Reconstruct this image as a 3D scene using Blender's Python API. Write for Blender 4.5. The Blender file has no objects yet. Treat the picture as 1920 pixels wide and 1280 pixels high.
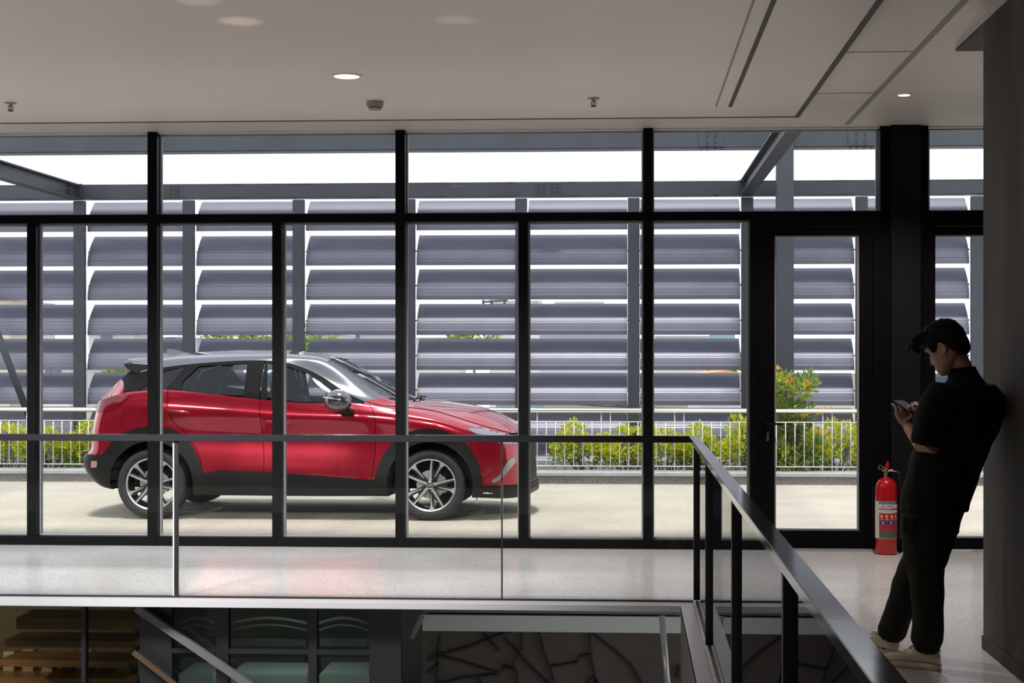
import bpy, bmesh, math, random
import numpy as np
from mathutils import Vector, Matrix, noise
random.seed(7)
SC = bpy.context.scene
COL = SC.collection
PI = math.pi
# ------------------------------------------------------------------ camera
FL, HY, HC, TH = 2800.0, 664.0, 1.55, math.radians(3)
CX = 1178 - FL*math.tan(TH)
sn, cs = math.sin(TH), math.cos(TH)
cam = bpy.data.cameras.new('camera'); camo = bpy.data.objects.new('camera', cam); COL.objects.link(camo)
cam.sensor_width = 36; cam.lens = FL/1920*36
cam.shift_x = (960-CX)/1920; cam.shift_y = (HY-640)/1920
cam.clip_end = 1000
camo.location = (0, 0, HC); camo.rotation_euler = (PI/2, 0, TH)
SC.camera = camo
def at(u, v, Y):
    a = (u-CX)/FL; b = (HY-v)/FL
    t = Y/(cs+a*sn)
    return Vector((t*(-sn+a*cs), Y, HC+t*b))
# ------------------------------------------------------------------ materials
def sv(n, k, v):
    if k in n.inputs: n.inputs[k].default_value = v
def mat(name, col, rough=.5, metal=0, spec=.5, coat=0, var=0, scale=20, bump=0, bscale=60, sheen=0, stretch=(1,1,1), col2=None, emit=0):
    m = bpy.data.materials.new(name); m.use_nodes = True
    nt = m.node_tree; b = nt.nodes['Principled BSDF']
    c = (*col, 1)
    sv(b, 'Base Color', c); sv(b, 'Roughness', rough); sv(b, 'Metallic', metal); sv(b, 'Specular IOR Level', spec)
    sv(b, 'Coat Weight', coat); sv(b, 'Coat Roughness', .04); sv(b, 'Sheen Weight', sheen)
    if emit: sv(b, 'Emission Color', c); sv(b, 'Emission Strength', emit)
    if var or bump:
        tc = nt.nodes.new('ShaderNodeTexCoord'); mp = nt.nodes.new('ShaderNodeMapping')
        mp.inputs['Scale'].default_value = stretch
        nt.links.new(tc.outputs['Object'], mp.inputs['Vector'])
    if var:
        n = nt.nodes.new('ShaderNodeTexNoise'); n.inputs['Scale'].default_value = scale; n.inputs['Detail'].default_value = 6
        r = nt.nodes.new('ShaderNodeValToRGB')
        r.color_ramp.elements[0].position = .3; r.color_ramp.elements[1].position = .7
        r.color_ramp.elements[0].color = tuple(x*(1-var) for x in col)+(1,)
        r.color_ramp.elements[1].color = (*col2, 1) if col2 else tuple(min(1, x*(1+var)) for x in col)+(1,)
        nt.links.new(mp.outputs[0], n.inputs['Vector']); nt.links.new(n.outputs['Fac'], r.inputs['Fac'])
        nt.links.new(r.outputs['Color'], b.inputs['Base Color'])
    if bump:
        n2 = nt.nodes.new('ShaderNodeTexNoise'); n2.inputs['Scale'].default_value = bscale; n2.inputs['Detail'].default_value = 5
        bp = nt.nodes.new('ShaderNodeBump'); bp.inputs['Strength'].default_value = bump; bp.inputs['Distance'].default_value = .01
        nt.links.new(mp.outputs[0], n2.inputs['Vector']); nt.links.new(n2.outputs['Fac'], bp.inputs['Height'])
        nt.links.new(bp.outputs['Normal'], b.inputs['Normal'])
    return m
def glass(name, tint=(1,1,1), ior=1.45, rough=0.0, extra=0.0):
    m = bpy.data.materials.new(name); m.use_nodes = True
    nt = m.node_tree; nt.nodes.clear()
    o = nt.nodes.new('ShaderNodeOutputMaterial'); mx = nt.nodes.new('ShaderNodeMixShader')
    t = nt.nodes.new('ShaderNodeBsdfTransparent'); t.inputs[0].default_value = (*tint, 1)
    g = nt.nodes.new('ShaderNodeBsdfGlossy'); g.inputs['Roughness'].default_value = rough
    f = nt.nodes.new('ShaderNodeFresnel'); f.inputs['IOR'].default_value = ior
    nt.links.new(f.outputs[0], mx.inputs[0]); nt.links.new(t.outputs[0], mx.inputs[1]); nt.links.new(g.outputs[0], mx.inputs[2])
    nt.links.new(mx.outputs[0], o.inputs['Surface'])
    return m
def speckle(name, base, dark, light, rough, scale, bump=0):
    m = mat(name, base, rough)
    nt = m.node_tree; b = nt.nodes['Principled BSDF']
    tc = nt.nodes.new('ShaderNodeTexCoord')
    v = nt.nodes.new('ShaderNodeTexVoronoi'); v.inputs['Scale'].default_value = scale
    n = nt.nodes.new('ShaderNodeTexNoise'); n.inputs['Scale'].default_value = 1.3; n.inputs['Detail'].default_value = 5
    r = nt.nodes.new('ShaderNodeValToRGB'); e = r.color_ramp.elements
    e[0].position = 0; e[0].color = (*dark, 1); e[1].position = 1; e[1].color = (*light, 1)
    k = e.new(.25); k.color = (*base, 1); k = e.new(.8); k.color = (*base, 1)
    sep = nt.nodes.new('ShaderNodeSeparateColor')
    mx = nt.nodes.new('ShaderNodeMix'); mx.data_type = 'RGBA'; mx.blend_type = 'MULTIPLY'; mx.inputs[0].default_value = .35
    nt.links.new(tc.outputs['Object'], v.inputs['Vector']); nt.links.new(tc.outputs['Object'], n.inputs['Vector'])
    nt.links.new(v.outputs['Color'], sep.inputs[0]); nt.links.new(sep.outputs[0], r.inputs['Fac'])
    nt.links.new(r.outputs['Color'], mx.inputs[6]); nt.links.new(n.outputs['Fac'], mx.inputs[7])
    nt.links.new(mx.outputs[2], b.inputs['Base Color'])
    if bump:
        bp = nt.nodes.new('ShaderNodeBump'); bp.inputs['Strength'].default_value = bump; bp.inputs['Distance'].default_value = .004
        nt.links.new(v.outputs['Distance'], bp.inputs['Height']); nt.links.new(bp.outputs['Normal'], b.inputs['Normal'])
    return m
M = {}
M['frame'] = mat('black_aluminium', (.003,.003,.004), .42, spec=.12)
M['frame2'] = mat('black_panel', (.008,.008,.009), .4, spec=.15)
M['ceil'] = mat('plaster', (.70,.645,.59), .45, var=.02, scale=2, spec=.35)
M['dark'] = mat('dark_reveal', (.02,.017,.015), .6)
M['gap'] = mat('grey_reveal', (.25,.23,.21), .6)
M['floor'] = speckle('terrazzo', (.80,.80,.82), (.48,.48,.5), (.9,.9,.9), .17, 130)
sv(M['floor'].node_tree.nodes['Principled BSDF'], 'Specular IOR Level', .03)
M['concrete'] = mat('dark_concrete_render', (.080,.070,.060), .75, var=.5, scale=3.0, bump=.15, bscale=9, stretch=(1,1,.22))
M['inner'] = mat('interior_wall', (.10,.095,.09), .8)
M['terrace'] = speckle('washed_terrace', (.50,.452,.375), (.39,.35,.28), (.55,.50,.42), .9, 60, .15)
M['pebble'] = speckle('pebble_wash', (.26,.235,.22), (.08,.07,.07), (.42,.4,.37), .9, 150, .4)
M['coping'] = mat('coping_stone', (.38,.38,.39), .7, var=.12, scale=6)
M['soil'] = mat('soil', (.12,.09,.06), .95, var=.4, scale=30)
M['steel'] = mat('painted_steel', (.042,.050,.062), .5, var=.15, scale=2.5)
M['louver'] = mat('louvre_metal', (.15,.15,.19), .4, var=.06, scale=3, metal=.3)
M['inox'] = mat('stainless_steel', (.82,.78,.72), .22, metal=1)
M['pane'] = glass('clear_glass', (.988,.99,.99), 1.25)
M['railglass'] = glass('rail_glass', (.972,.982,.978), 1.4)
M['dimglass'] = glass('grey_green_glass', (.74,.80,.77), 1.45)
M['lamp'] = mat('lamp_diffuser', (1,.84,.72), .5, emit=1.6)
M['lampb'] = mat('bright_lamp_diffuser', (1,.86,.78), .5, emit=6)
M['white'] = mat('white_paint', (.8,.8,.78), .5)
M['detector'] = mat('grey_plastic', (.30,.28,.22), .5)
M['railtop'] = mat('black_polished_steel', (.03,.03,.036), .10, metal=.25, bump=.05, bscale=4)
M['black'] = mat('black_steel', (.006,.006,.007), .45)
M['slab'] = mat('slab_edge_steel', (.42,.42,.44), .35)
# ------------------------------------------------------------------ mesh helpers
class MB:
    def __init__(s): s.v = []; s.f = []
    def add(s, vs, fs):
        o = len(s.v); s.v += [tuple(q) for q in vs]; s.f += [tuple(i+o for i in f) for f in fs]; return s
    def box(s, x0, x1, y0, y1, z0, z1):
        return s.add([(x0,y0,z0),(x1,y0,z0),(x1,y1,z0),(x0,y1,z0),(x0,y0,z1),(x1,y0,z1),(x1,y1,z1),(x0,y1,z1)],
                     [(0,3,2,1),(4,5,6,7),(0,1,5,4),(1,2,6,5),(2,3,7,6),(3,0,4,7)])
    def prism(s, poly, axis, d0, d1):
        # poly in the two remaining axes; axis 0,1,2
        n = len(poly)
        def mk(p, d):
            q = list(p); q.insert(axis, d); return q
        vs = [mk(p, d0) for p in poly]+[mk(p, d1) for p in poly]
        fs = [tuple(range(n-1, -1, -1)), tuple(range(n, 2*n))]+[(i, (i+1) % n, n+(i+1) % n, n+i) for i in range(n)]
        return s.add(vs, fs)
    def loft(s, rings, cap=True, closed=True):
        n = len(rings[0]); vs = [p for r in rings for p in r]; fs = []
        for k in range(len(rings)-1):
            for i in range(n if closed else n-1):
                j = (i+1) % n
                fs.append((k*n+i, k*n+j, (k+1)*n+j, (k+1)*n+i))
        if cap:
            fs.append(tuple(range(n-1, -1, -1))); fs.append(tuple(range((len(rings)-1)*n, len(rings)*n)))
        return s.add(vs, fs)
    def tube(s, pts, r, seg=8, cap=True, flat=None):
        pts = [Vector(p) for p in pts]; rs = r if isinstance(r, (list, tuple)) else [r]*len(pts)
        rings = []; prev = None
        for i, p in enumerate(pts):
            d = (pts[min(i+1, len(pts)-1)]-pts[max(i-1, 0)]).normalized()
            if prev is None:
                a = Vector((0,0,1)) if abs(d.z) < .9 else Vector((1,0,0))
                x = d.cross(a).normalized()
            else:
                x = (prev-d*prev.dot(d)).normalized()
            prev = x; y = d.cross(x)
            rings.append([p+(x*math.cos(t)+y*math.sin(t)*(flat or 1))*rs[i] for t in [2*PI*k/seg for k in range(seg)]])
        return s.loft(rings, cap)
    def bar(s, p0, p1, w, h, up=(0,0,1)):
        p0, p1 = Vector(p0), Vector(p1); d = (p1-p0).normalized(); x = d.cross(Vector(up)).normalized(); y = x.cross(d)
        R = lambda p: [p+x*(a*w/2)+y*(b*h/2) for a, b in ((-1,-1),(1,-1),(1,1),(-1,1))]
        return s.loft([R(p0), R(p1)])
    def lathe(s, prof, c=(0,0,0), axis=2, seg=24):
        rings = []
        for r, h in prof:
            ring = []
            for k in range(seg):
                t = 2*PI*k/seg; q = [math.cos(t)*r, math.sin(t)*r]; q.insert(axis, h)
                ring.append((q[0]+c[0], q[1]+c[1], q[2]+c[2]))
            rings.append(ring)
        return s.loft(rings)
    def build(s, name, m=None, parent=None, smooth=False, bevel=0, sub=0, auto=None):
        me = bpy.data.meshes.new(name); me.from_pydata(s.v, [], s.f); me.update()
        bm = bmesh.new(); bm.from_mesh(me)
        bmesh.ops.recalc_face_normals(bm, faces=bm.faces)
        if bevel: bmesh.ops.bevel(bm, geom=list(bm.edges), offset=bevel, segments=2, affect='EDGES', clamp_overlap=True)
        bm.to_mesh(me); bm.free()
        return link(name, me, m, parent, smooth, auto)
def link(name, me, m=None, parent=None, smooth=False, auto=None):
    o = bpy.data.objects.new(name, me); COL.objects.link(o)
    if m is not None:
        for q in (m if isinstance(m, (list, tuple)) else [m]): me.materials.append(q)
    if smooth:
        for p in me.polygons: p.use_smooth = True
        if auto: me.set_sharp_from_angle(angle=math.radians(auto))
    if parent is not None: par(o, parent)
    return o
def par(o, root):
    o.parent = root
    L = Vector(root.location); r = root.parent
    while r is not None: L = L+Vector(r.location); r = r.parent
    o.matrix_parent_inverse = Matrix.Translation(L).inverted() if root.type == 'EMPTY' else Matrix.Identity(4)
def tag(o, label=None, cat=None, group=None, kind=None):
    if label: o['label'] = label
    if cat: o['category'] = cat
    if group: o['group'] = group
    if kind: o['kind'] = kind
    return o
def empty(name, loc, label, cat, group=None):
    o = bpy.data.objects.new(name, None); COL.objects.link(o); o.location = loc; o.empty_display_size = .1
    return tag(o, label, cat, group)
def struct(o, label=None):
    o['kind'] = 'structure'
    if label: o['label'] = label
    return o
def copy_tree(o, loc, label=None):
    c = o.copy(); COL.objects.link(c); c.location = loc
    if label: c['label'] = label
    def rec(a, b):
        for ch in a.children:
            k = ch.copy(); COL.objects.link(k); k.parent = b; k.matrix_parent_inverse = ch.matrix_parent_inverse.copy(); rec(ch, k)
    rec(o, c)
    return c
B = lambda *a: MB().box(*a)
# ------------------------------------------------------------------ room shell
WY = 11.9
struct(B(-9, 4.9, 9.22, 12.2, -.035, 0).build('floor', M['floor']), 'grey polished terrazzo walkway in front of the windows')
struct(B(.322, 1.87, 1.5, 9.22, -.035, 0).build('floor', M['floor']), 'grey polished terrazzo walkway beside the glass railing')
struct(B(1.87, 4.9, 7.98, 9.22, -.035, 0).build('floor', M['floor']), 'grey polished terrazzo behind the dark column')
struct(B(-9, .322, -2.5, 1.5, -.3, 0).build('floor', M['floor']), 'grey terrazzo gallery floor on the near side of the opening')
struct(B(.322, 1.87, -2.5, 1.5, -.035, 0).build('floor', M['floor']), 'grey terrazzo floor at the near corner')
# slab edge: pale steel strip on the walkway rim
struct(B(-9, .322, 9.205, 9.375, -.03, .004).build('trim_1', M['slab']), 'pale steel strip along the walkway edge')
struct(B(.322, .40, 1.5, 9.375, -.03, .004).build('trim_2', M['slab']), 'pale steel strip under the side railing')
cl = B(-9, 1.19, -2.5, 10.75, 3.25, 3.5).build('ceiling', M['ceil']); struct(cl, 'beige plaster ceiling, lowered middle field')
struct(B(-9, 4.9, 10.75, 12.1, 3.35, 3.5).build('ceiling', M['ceil']), 'beige ceiling strip above the window heads')
struct(B(1.19, 4.9, -2.5, 10.75, 3.35, 3.5).build('ceiling', M['ceil']), 'beige plaster ceiling on the right')
struct(B(1.19, 1.222, -2.5, 10.782, 3.244, 3.36).build('trim_3', M['dark']), 'dark strip put in as the shade of a gap beside the ceiling field')  # solid strip, its dark colour stands in for the gap's shade
struct(B(-9, 1.19, 10.75, 10.782, 3.246, 3.36).build('trim_4', mat('brown_gap_shade', (.12,.09,.07), .6)), 'thin brown strip put in as gap shade at the end of the ceiling field')  # shade of the ceiling step put into a brown strip
struct(B(1.69, 1.728, -2.5, 11.8, 3.346, 3.36).build('trim_5', M['gap']), 'grey joint line across the right ceiling')
struct(B(.595, .607, -2.5, 10.3, 3.247, 3.26).build('trim_6', M['gap']), 'thin grey edge of the ceiling slot')
struct(B(.685, .711, -2.5, 10.3, 3.246, 3.26).build('trim_7', M['dark']), 'black edge of the ceiling slot')
struct(B(1.222, 1.69, 8.975, 8.983, 3.347, 3.36).build('trim_8', M['gap']), 'cross joint in the right ceiling panel')
struct(B(1.222, 1.69, 10.38, 10.388, 3.347, 3.36).build('trim_9', M['gap']), 'cross joint near the window in the right ceiling')
struct(B(1.885, 4.9, -2.5, 8.72, 3.312, 3.36).build('trim_10', M['ceil']), 'beige casing above the dark column')
struct(B(1.885, 4.9, -2.5, 8.72, 3.296, 3.312).build('trim_11', M['concrete']), 'dark soffit above the dark column')
struct(B(1.87, 2.7, -2.5, 7.985, 0, 3.296).build('wall_right', M['concrete']), 'dark brownish grey rendered column wall at the right')
struct(B(1.862, 1.872, -2.5, 7.99, 0, .07).build('baseboard_right', M['dark']), 'dark skirting at the foot of the column wall')
struct(B(-9.2, -9, -2.5, 12.2, -4.2, 3.5).build('wall_left', M['inner']))
struct(B(-9.2, 4.9, -2.7, -2.5, -4.2, 3.5).build('wall_back', M['inner']))
struct(B(4.7, 4.9, 7.98, 12.2, 0, 3.5).build('wall_end', M['inner']))
struct(B(2.7, 4.9, -2.5, 7.98, -4.2, 3.36).build('wall_core', M['inner']))
struct(B(-9, 2.7, -2.5, 12.2, -4.4, -4.2).build('floor', M['inner']), 'dark floor of the storey below')
struct(B(-9.4, 6, 12.0, 12.12, 3.36, 3.52).build('wall_upper', M['frame2']), 'dark facade above the windows')
struct(B(-9.4, 6, 12.0, 12.3, -4.4, -.036).build('wall_lower', M['inner']), 'dark wall of the storey below')
# ------------------------------------------------------------------ curtain wall
TB, TT = 2.612, 2.68      # transom
BB = .074
trim = 20
def member(x0, x1, z0, z1, lab, y0=WY, y1=WY+.16, m='frame'):
    global trim
    o = B(x0, x1, y0, y1, z0, z1).build('trim_%d' % trim, M[m], bevel=.003); trim += 1
    return struct(o, lab)
full = [(-3.888,-3.81), (-1.867,-1.79), (.119,.195)]
low = [(-4.884,-4.81), (-2.867,-2.79), (-.876,-.80)]
left_ext = [(-6.93,-6.853)]
for i, (a, b) in enumerate(left_ext+full): member(a, b, .0, 3.352, 'full height black window mullion')
for a, b in [(-5.92,-5.843)]+low: member(a, b, BB, TB, 'black mullion below the transom', WY+.002, WY+.158)
spans = []
xs = [-9]+[q for p in left_ext+full for q in p]
for a, b in ((-9,-6.93),(-6.853,-3.888),(-3.81,-1.867),(-1.79,.119),(.195,1.985)):
    member(a, b, TB, TT, 'black window transom', WY+.003, WY+.157)
    member(a, b, 3.338, 3.352, 'pale window head strip', WY+.03, WY+.157, 'white')
for a, b in ((-9,-6.93),(-6.853,-3.888),(-3.81,-1.867),(-1.79,.119),(.195,.958)):
    member(a, b, 0, BB, 'black window bottom rail', WY+.003, WY+.157)
wn = 1
def pane(x0, x1, z0, z1, lab):
    global wn
    o = B(x0, x1, WY+.10, WY+.112, z0, z1).build('window_%d' % wn, M['pane']); wn += 1
    struct(o, lab)
    f = MB(); t = .012
    f.box(x0, x1, WY+.085, WY+.125, z0, z0+t); f.box(x0, x1, WY+.085, WY+.125, z1-t, z1)
    f.box(x0, x0+t, WY+.085, WY+.125, z0+t, z1-t); f.box(x1-t, x1, WY+.085, WY+.125, z0+t, z1-t)
    f.build('window_frame', M['gasket'], o)
    return o
M['gasket'] = mat('grey_gasket', (.30,.31,.33), .5)
for a, b in ((-9,-6.93),(-6.853,-3.888),(-3.81,-1.867),(-1.79,.119),(.195,1.978)):
    pane(a, b, TT, 3.338, 'upper window pane above the transom')
for a, b in ((-9,-6.93),(-6.853,-5.92),(-5.843,-4.884),(-4.81,-3.888),(-3.81,-2.867),(-2.79,-1.867),(-1.79,-.876),(-.80,.119),(.195,.958)):
    pane(a, b, BB, TB, 'tall window pane below the transom')
# door leaf with frame
def door(n, x0, x1, gx0, gx1, z0, z1, gz0, gz1, lab):
    f = MB(); y0, y1 = WY+.0, WY+.16
    e = .055
    f.box(x0, x0+e, y0, y1, 0, TB); f.box(x1-e, x1, y0, y1, 0, TB); f.box(x0+e, x1-e, y0, y1, z1, TB)
    d = f.build('door_%d' % n, M['frame'], bevel=.002); struct(d, lab)
    l = MB(); y0, y1 = WY+.03, WY+.10; x0 += e+.004; x1 -= e+.004; z1 -= .004
    l.box(x0, gx0, y0, y1, z0, z1); l.box(gx1, x1, y0, y1, z0, z1); l.box(gx0, gx1, y0, y1, z0, gz0); l.box(gx0, gx1, y0, y1, gz1, z1)
    lf = l.build('door_leaf', M['frame'], d, bevel=.002)
    B(gx0, gx1, WY+.06, WY+.072, gz0, gz1).build('door_glass', M['pane'], d)
    g = MB(); t = .012
    g.box(gx0, gx1, WY+.045, WY+.085, gz0, gz0+t); g.box(gx0, gx1, WY+.045, WY+.085, gz1-t, gz1)
    g.box(gx0, gx0+t, WY+.045, WY+.085, gz0+t, gz1-t); g.box(gx1-t, gx1, WY+.045, WY+.085, gz0+t, gz1-t)
    g.build('glazing_bead', M['gasket'], lf)
    return d, lf
zv = lambda v: HC+(HY-v)/(FL/11.93)
d1, lf1 = door(1, .962, 1.985, 1.16, 1.826, .012, 2.56, zv(992), zv(443), 'black framed glass door beside the railing corner')
h = MB(); h.tube([(1.105,WY+.03,1.0),(1.105,WY-.03,1.0)], .009); h.box(1.085,1.22,WY-.042,WY-.026,.992,1.008)
h.build('door_handle', M['frame2'], lf1)
h = MB(); h.tube([(1.105,WY+.035,1.0),(1.105,WY+.02,1.0)], .02, 16); h.build('handle_rose', M['frame2'], lf1)
h = MB(); h.box(1.096,1.114,WY+.022,WY+.031,.86,.93); h.build('lock_plate', mat('lock_grey', (.25,.25,.26), .3, metal=.8), lf1)
struct(B(.962, 1.985, WY-.06, WY+.16, 0, .012).build('trim_12', M['slab']), 'pale threshold under the glass door')
member(1.985, 2.062, 0, 3.352, 'black jamb between door and pilaster')
struct(B(2.062, 2.29, WY-.06, WY+.2, 0, 3.352).build('trim_13', mat('charcoal_panel', (.008,.009,.011), .5, spec=.12)), 'charcoal steel pilaster right of the door')
member(2.29, 2.36, 0, 3.352, 'black jamb right of the pilaster')
d2, lf2 = door(2, 2.36, 3.4, 2.41, 3.2, .012, 2.56, .10, zv(443), 'black framed glass door behind the person')
member(2.36, 4.7, TB, TT, 'black transom right of the pilaster', WY+.003, WY+.157)
pane(2.375, 4.7, TT, 3.34, 'upper window pane right of the pilaster')
pane(3.4, 4.7, .0, TB, 'tall window pane at the far right')
# ------------------------------------------------------------------ ceiling fittings
r = empty('downlight', (-1.717, 9.041, 3.25), 'large round recessed downlight in the lowered beige ceiling', 'downlight')
MB().lathe([(.098,3.25),(.098,3.246),(.078,3.243),(.078,3.25)], (-1.717,9.041,0), seg=32).build('rim', M['ceil'], r, True, auto=30)
MB().lathe([(.078,3.249),(.076,3.244),(.03,3.243)], (-1.717,9.041,0), seg=32).build('diffuser', M['lamp'], r, True)
r = empty('downlight', (1.908, 10.463, 3.35), 'small bright round downlight in the ceiling left of the dark column', 'downlight')
MB().lathe([(.055,3.35),(.055,3.346),(.04,3.343),(.04,3.35)], (1.908,10.463,0), seg=32).build('rim', M['white'], r, True, auto=30)
MB().lathe([(.04,3.349),(.038,3.343),(.01,3.342)], (1.908,10.463,0), seg=32).build('diffuser', M['lampb'], r, True)
r = empty('smoke_detector', (-1.701, 9.967, 3.25), 'grey round smoke detector on the ceiling between downlight and window', 'smoke detector')
MB().lathe([(.056,3.25),(.056,3.222),(.054,3.215),(.044,3.21)], (-1.701,9.967,0)).build('housing', M['detector'], r, True, auto=40)
MB().lathe([(.044,3.212),(.044,3.203)], (-1.701,9.967,0)).build('sensor_ring', M['dark'], r, True, auto=40)
MB().lathe([(.046,3.203),(.04,3.192),(.02,3.189)], (-1.701,9.967,0)).build('cover', M['detector'], r, True, auto=40)
def sprinkler(x, y, lab):
    r = empty('fire_sprinkler', (x, y, 3.25), lab, 'sprinkler', 'ceiling sprinklers')
    MB().lathe([(.04,3.25),(.04,3.246),(.012,3.243)], (x,y,0)).build('escutcheon', M['gap'], r, True, auto=40)
    MB().lathe([(.009,3.245),(.009,3.225),(.005,3.222),(.005,3.2)], (x,y,0), seg=10).build('bulb_stem', M['detector'], r, True, auto=40)
    m = MB(); m.tube([(x-.009,y,3.235),(x-.017,y,3.22),(x-.012,y,3.202),(x,y,3.197),(x+.012,y,3.202),(x+.017,y,3.22),(x+.009,y,3.235)], .003, 6)
    m.build('yoke_arms', M['dark'], r, True)
    MB().lathe([(.02,3.197),(.02,3.194)], (x,y,0), seg=12).build('deflector', M['dark'], r)
sprinkler(-4.174, 9.901, 'small ceiling sprinkler at the left end, above the car tail')
sprinkler(-.23, 9.918, 'small ceiling sprinkler between the smoke detector and the ceiling slot')
# ------------------------------------------------------------------ glass railings
ZT = 1.041
r = empty('glass_railing', (-3.5, 9.37, 0), 'straight glass balustrade with flat black handrail, parallel to the windows', 'railing')
B(-9, .435, 9.335, 9.395, ZT-.042, ZT).build('handrail', M['railtop'], r, bevel=.002)
xj = [-9, -6.0, at(331,900,9.37).x, at(941,900,9.37).x, .405]
for i in range(4):
    B(xj[i]+.006, xj[i+1]-.006, 9.362, 9.374, .006, ZT-.042).build('glass_panel', M['railglass'], r)
B(-9, .405, 9.352, 9.384, .002, .014).build('base_channel', M['black'], r)
for i, x in enumerate(xj[1:4]):
    w = (.009, .013, .0055)[i]
    B(x-w+.002, x+w, 9.358, 9.378, .002, ZT-.042).build('joint_post', M['black'], r)
    if i == 1: B(x-w-.008, x-w+.001, 9.358, 9.38, .002, ZT-.042).build('edge_strip', M['slab'], r)
r = empty('glass_railing', (.43, 6, 0), 'glass balustrade with black handrail and posts, running towards the viewer', 'railing')
B(.378, .4345, 1.6, 9.335, ZT-.03, ZT).build('handrail', M['railtop'], r, bevel=.002)
ys = [9.40, 7.955, 5.95, 4.0, 2.05]
for y in ys:
    B(.408, .452, y-.03, y+.01, .013, ZT-(.0425 if y > 9 else .0302)).build('post', M['black'], r)
for i in range(4):
    B(.428, .438, ys[i+1]+.012, ys[i]-.032, .006, ZT-.03).build('glass_panel', M['railglass'], r)
B(.42, .446, 1.6, 9.36, .002, .012).build('base_channel', M['black'], r)
# ------------------------------------------------------------------ terrace outside
struct(B(-16, 12, 12.3, 17.86, -.2, 0).build('floor', M['terrace']), 'beige washed concrete terrace outside')
k = B(-16, 12, 17.85, 18.3, -.1, .095).build('kerb_wall', M['pebble']); struct(k, 'speckled pebble wash planter kerb')
k = B(-16, 12, 17.83, 18.3, .095, .135).build('trim_14', M['coping'], bevel=.006); struct(k, 'pale coping on the planter kerb')
struct(B(-16, 12, 18.3, 20.1, -.1, .06).build('floor', M['soil']), 'soil bed of the planter')
struct(B(-300, 300, 20.1, 600, -6.2, -6).build('ground', mat('city_ground', (.45,.44,.42), .9, var=.3, scale=.1)), 'distant city ground')
# stainless railing
r = empty('metal_railing', (-1, 18.05, .135), 'stainless steel railing with thin upright bars on the planter kerb outside', 'railing')
MB().tube([(-11,18.05,.87),(5.6,18.05,.87)], .029, 12).build('handrail', M['inox'], r, True)
MB().tube([(-11,18.05,.735),(5.6,18.05,.735)], .009, 6).build('middle_rail', M['inox'], r, True)
MB().tube([(-11,18.05,.20),(5.6,18.05,.20)], .009, 6).build('bottom_rail', M['inox'], r, True)
tall = short = None
x0 = at(1144.5, 800, 18.05).x
pitch = .885/8
n = 0
for k in range(-78, 34):
    x = x0+k*pitch
    if -4.3 < x < -2.9: continue
    t = k % 8 in (0, 7)
    if t and tall: o = tall.copy(); COL.objects.link(o)
    elif (not t) and short: o = short.copy(); COL.objects.link(o)
    else:
        o = MB().tube([(0,18.05,.13 if t else .2),(0,18.05,.86 if t else .735)], .0065, 6).build('upright', M['inox'], r, True)
        if t: tall = o
        else: short = o
    par(o, r); o.matrix_parent_inverse = Matrix.Translation(-r.location); o.location = (x, 0, 0)
# louvre posts + blades
PX = [-7.256-1.466+.0+1.466*i for i in range(0, 11)]
PX = [-8.722+1.4655*i for i in range(0, 11)]
names = ['beyond the left edge of the window', 'left of the car tail', 'above the rear roof of the car', 'above the roof at the front door', 'just left of the fourth mullion, behind the windscreen',
         'behind the car bonnet, hidden by a mullion below', 'right of the car nose', 'left of the glass door', 'at the right edge of the door glass', 'beside the head of the person', 'behind the dark column']
pw = .155
post0 = None
for i, x in enumerate(PX):
    if post0 is None:
        post0 = MB().box(-pw/2, pw/2, 19.4, 19.46, 0, 3.48-.0).build('louvre_post', M['steel'], bevel=.004); o = post0
        o.data.transform(Matrix.Translation((0,-19.4,.1)))
    else: o = post0.copy(); COL.objects.link(o)
    o.location = (x, 19.4, 0)
    tag(o, 'dark grey steel louvre post '+names[i], 'post', 'louvre posts')
prof = []
for t, e_ in [(k/8, 0) for k in range(2)]+[(.17,0),(.178,.004),(.186,0)]+[(k/8, 0) for k in range(2,4)]+[(.42,0),(.428,.004),(.436,0)]+[(k/8, 0) for k in range(4,9)]:   # curved blade with two fine grooves
    prof.append((e_+19.57+.27*t**1.6-.03*math.sin(PI*t), -.19+.415*t))
back = [(19.57+.27*t**1.6-.03*math.sin(PI*t)+.016+.03*math.sin(PI*t), -.19+.415*t) for t in [k/8 for k in range(9)]]
bays = ['at the far left, mostly cut off by a mullion', 'just left of the car, above its tail', 'above the rear half of the car roof', 'above the front door of the car', 'above the car bonnet',
        'above the car nose', 'right of the car nose', 'left of the glass door', 'seen through the glass door', 'behind the head of the person']
zc = [3.367, 2.908, 2.456, 1.994, 1.534, 1.078, .62, .17+.02]
proto = None
for i in range(10):
    xa, xb = PX[i]+pw/2+.004, PX[i+1]-pw/2-.004
    lab = 'bay of curved grey louvre blades '+bays[i]
    if proto is None:
        L = xb-xa
        proto = empty('louvre_screen', (0, 19.6, .1), lab, 'louvre screen', 'louvre bays')
        b0 = MB().prism([(y, z) for y, z in prof]+[(y, z) for y, z in reversed(back)], 0, 0, L).build('louvre_blade', M['louver'], proto, True, auto=50); LY = -.08
        for j, z in enumerate(zc):
            o = b0 if j == 0 else b0.copy()
            if j: COL.objects.link(o); par(o, proto)
            o.location = (0, LY, z)
            if j == 0:
                pv = [MB().tube([(-.02,19.66,0),(.02,19.66,0)], .012, 6).build('pivot', M['steel'], b0, True), MB().tube([(L-.02,19.66,0),(L+.02,19.66,0)], .012, 6).build('pivot', M['steel'], b0, True)]
            else:
                for p0 in pv:
                    q = p0.copy(); COL.objects.link(q); q.parent = o
        r0 = proto
    else:
        r0 = copy_tree(proto, (xa, 19.6, .1), lab)
proto.location = (PX[0]+pw/2+.004, 19.6, .1)
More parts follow.
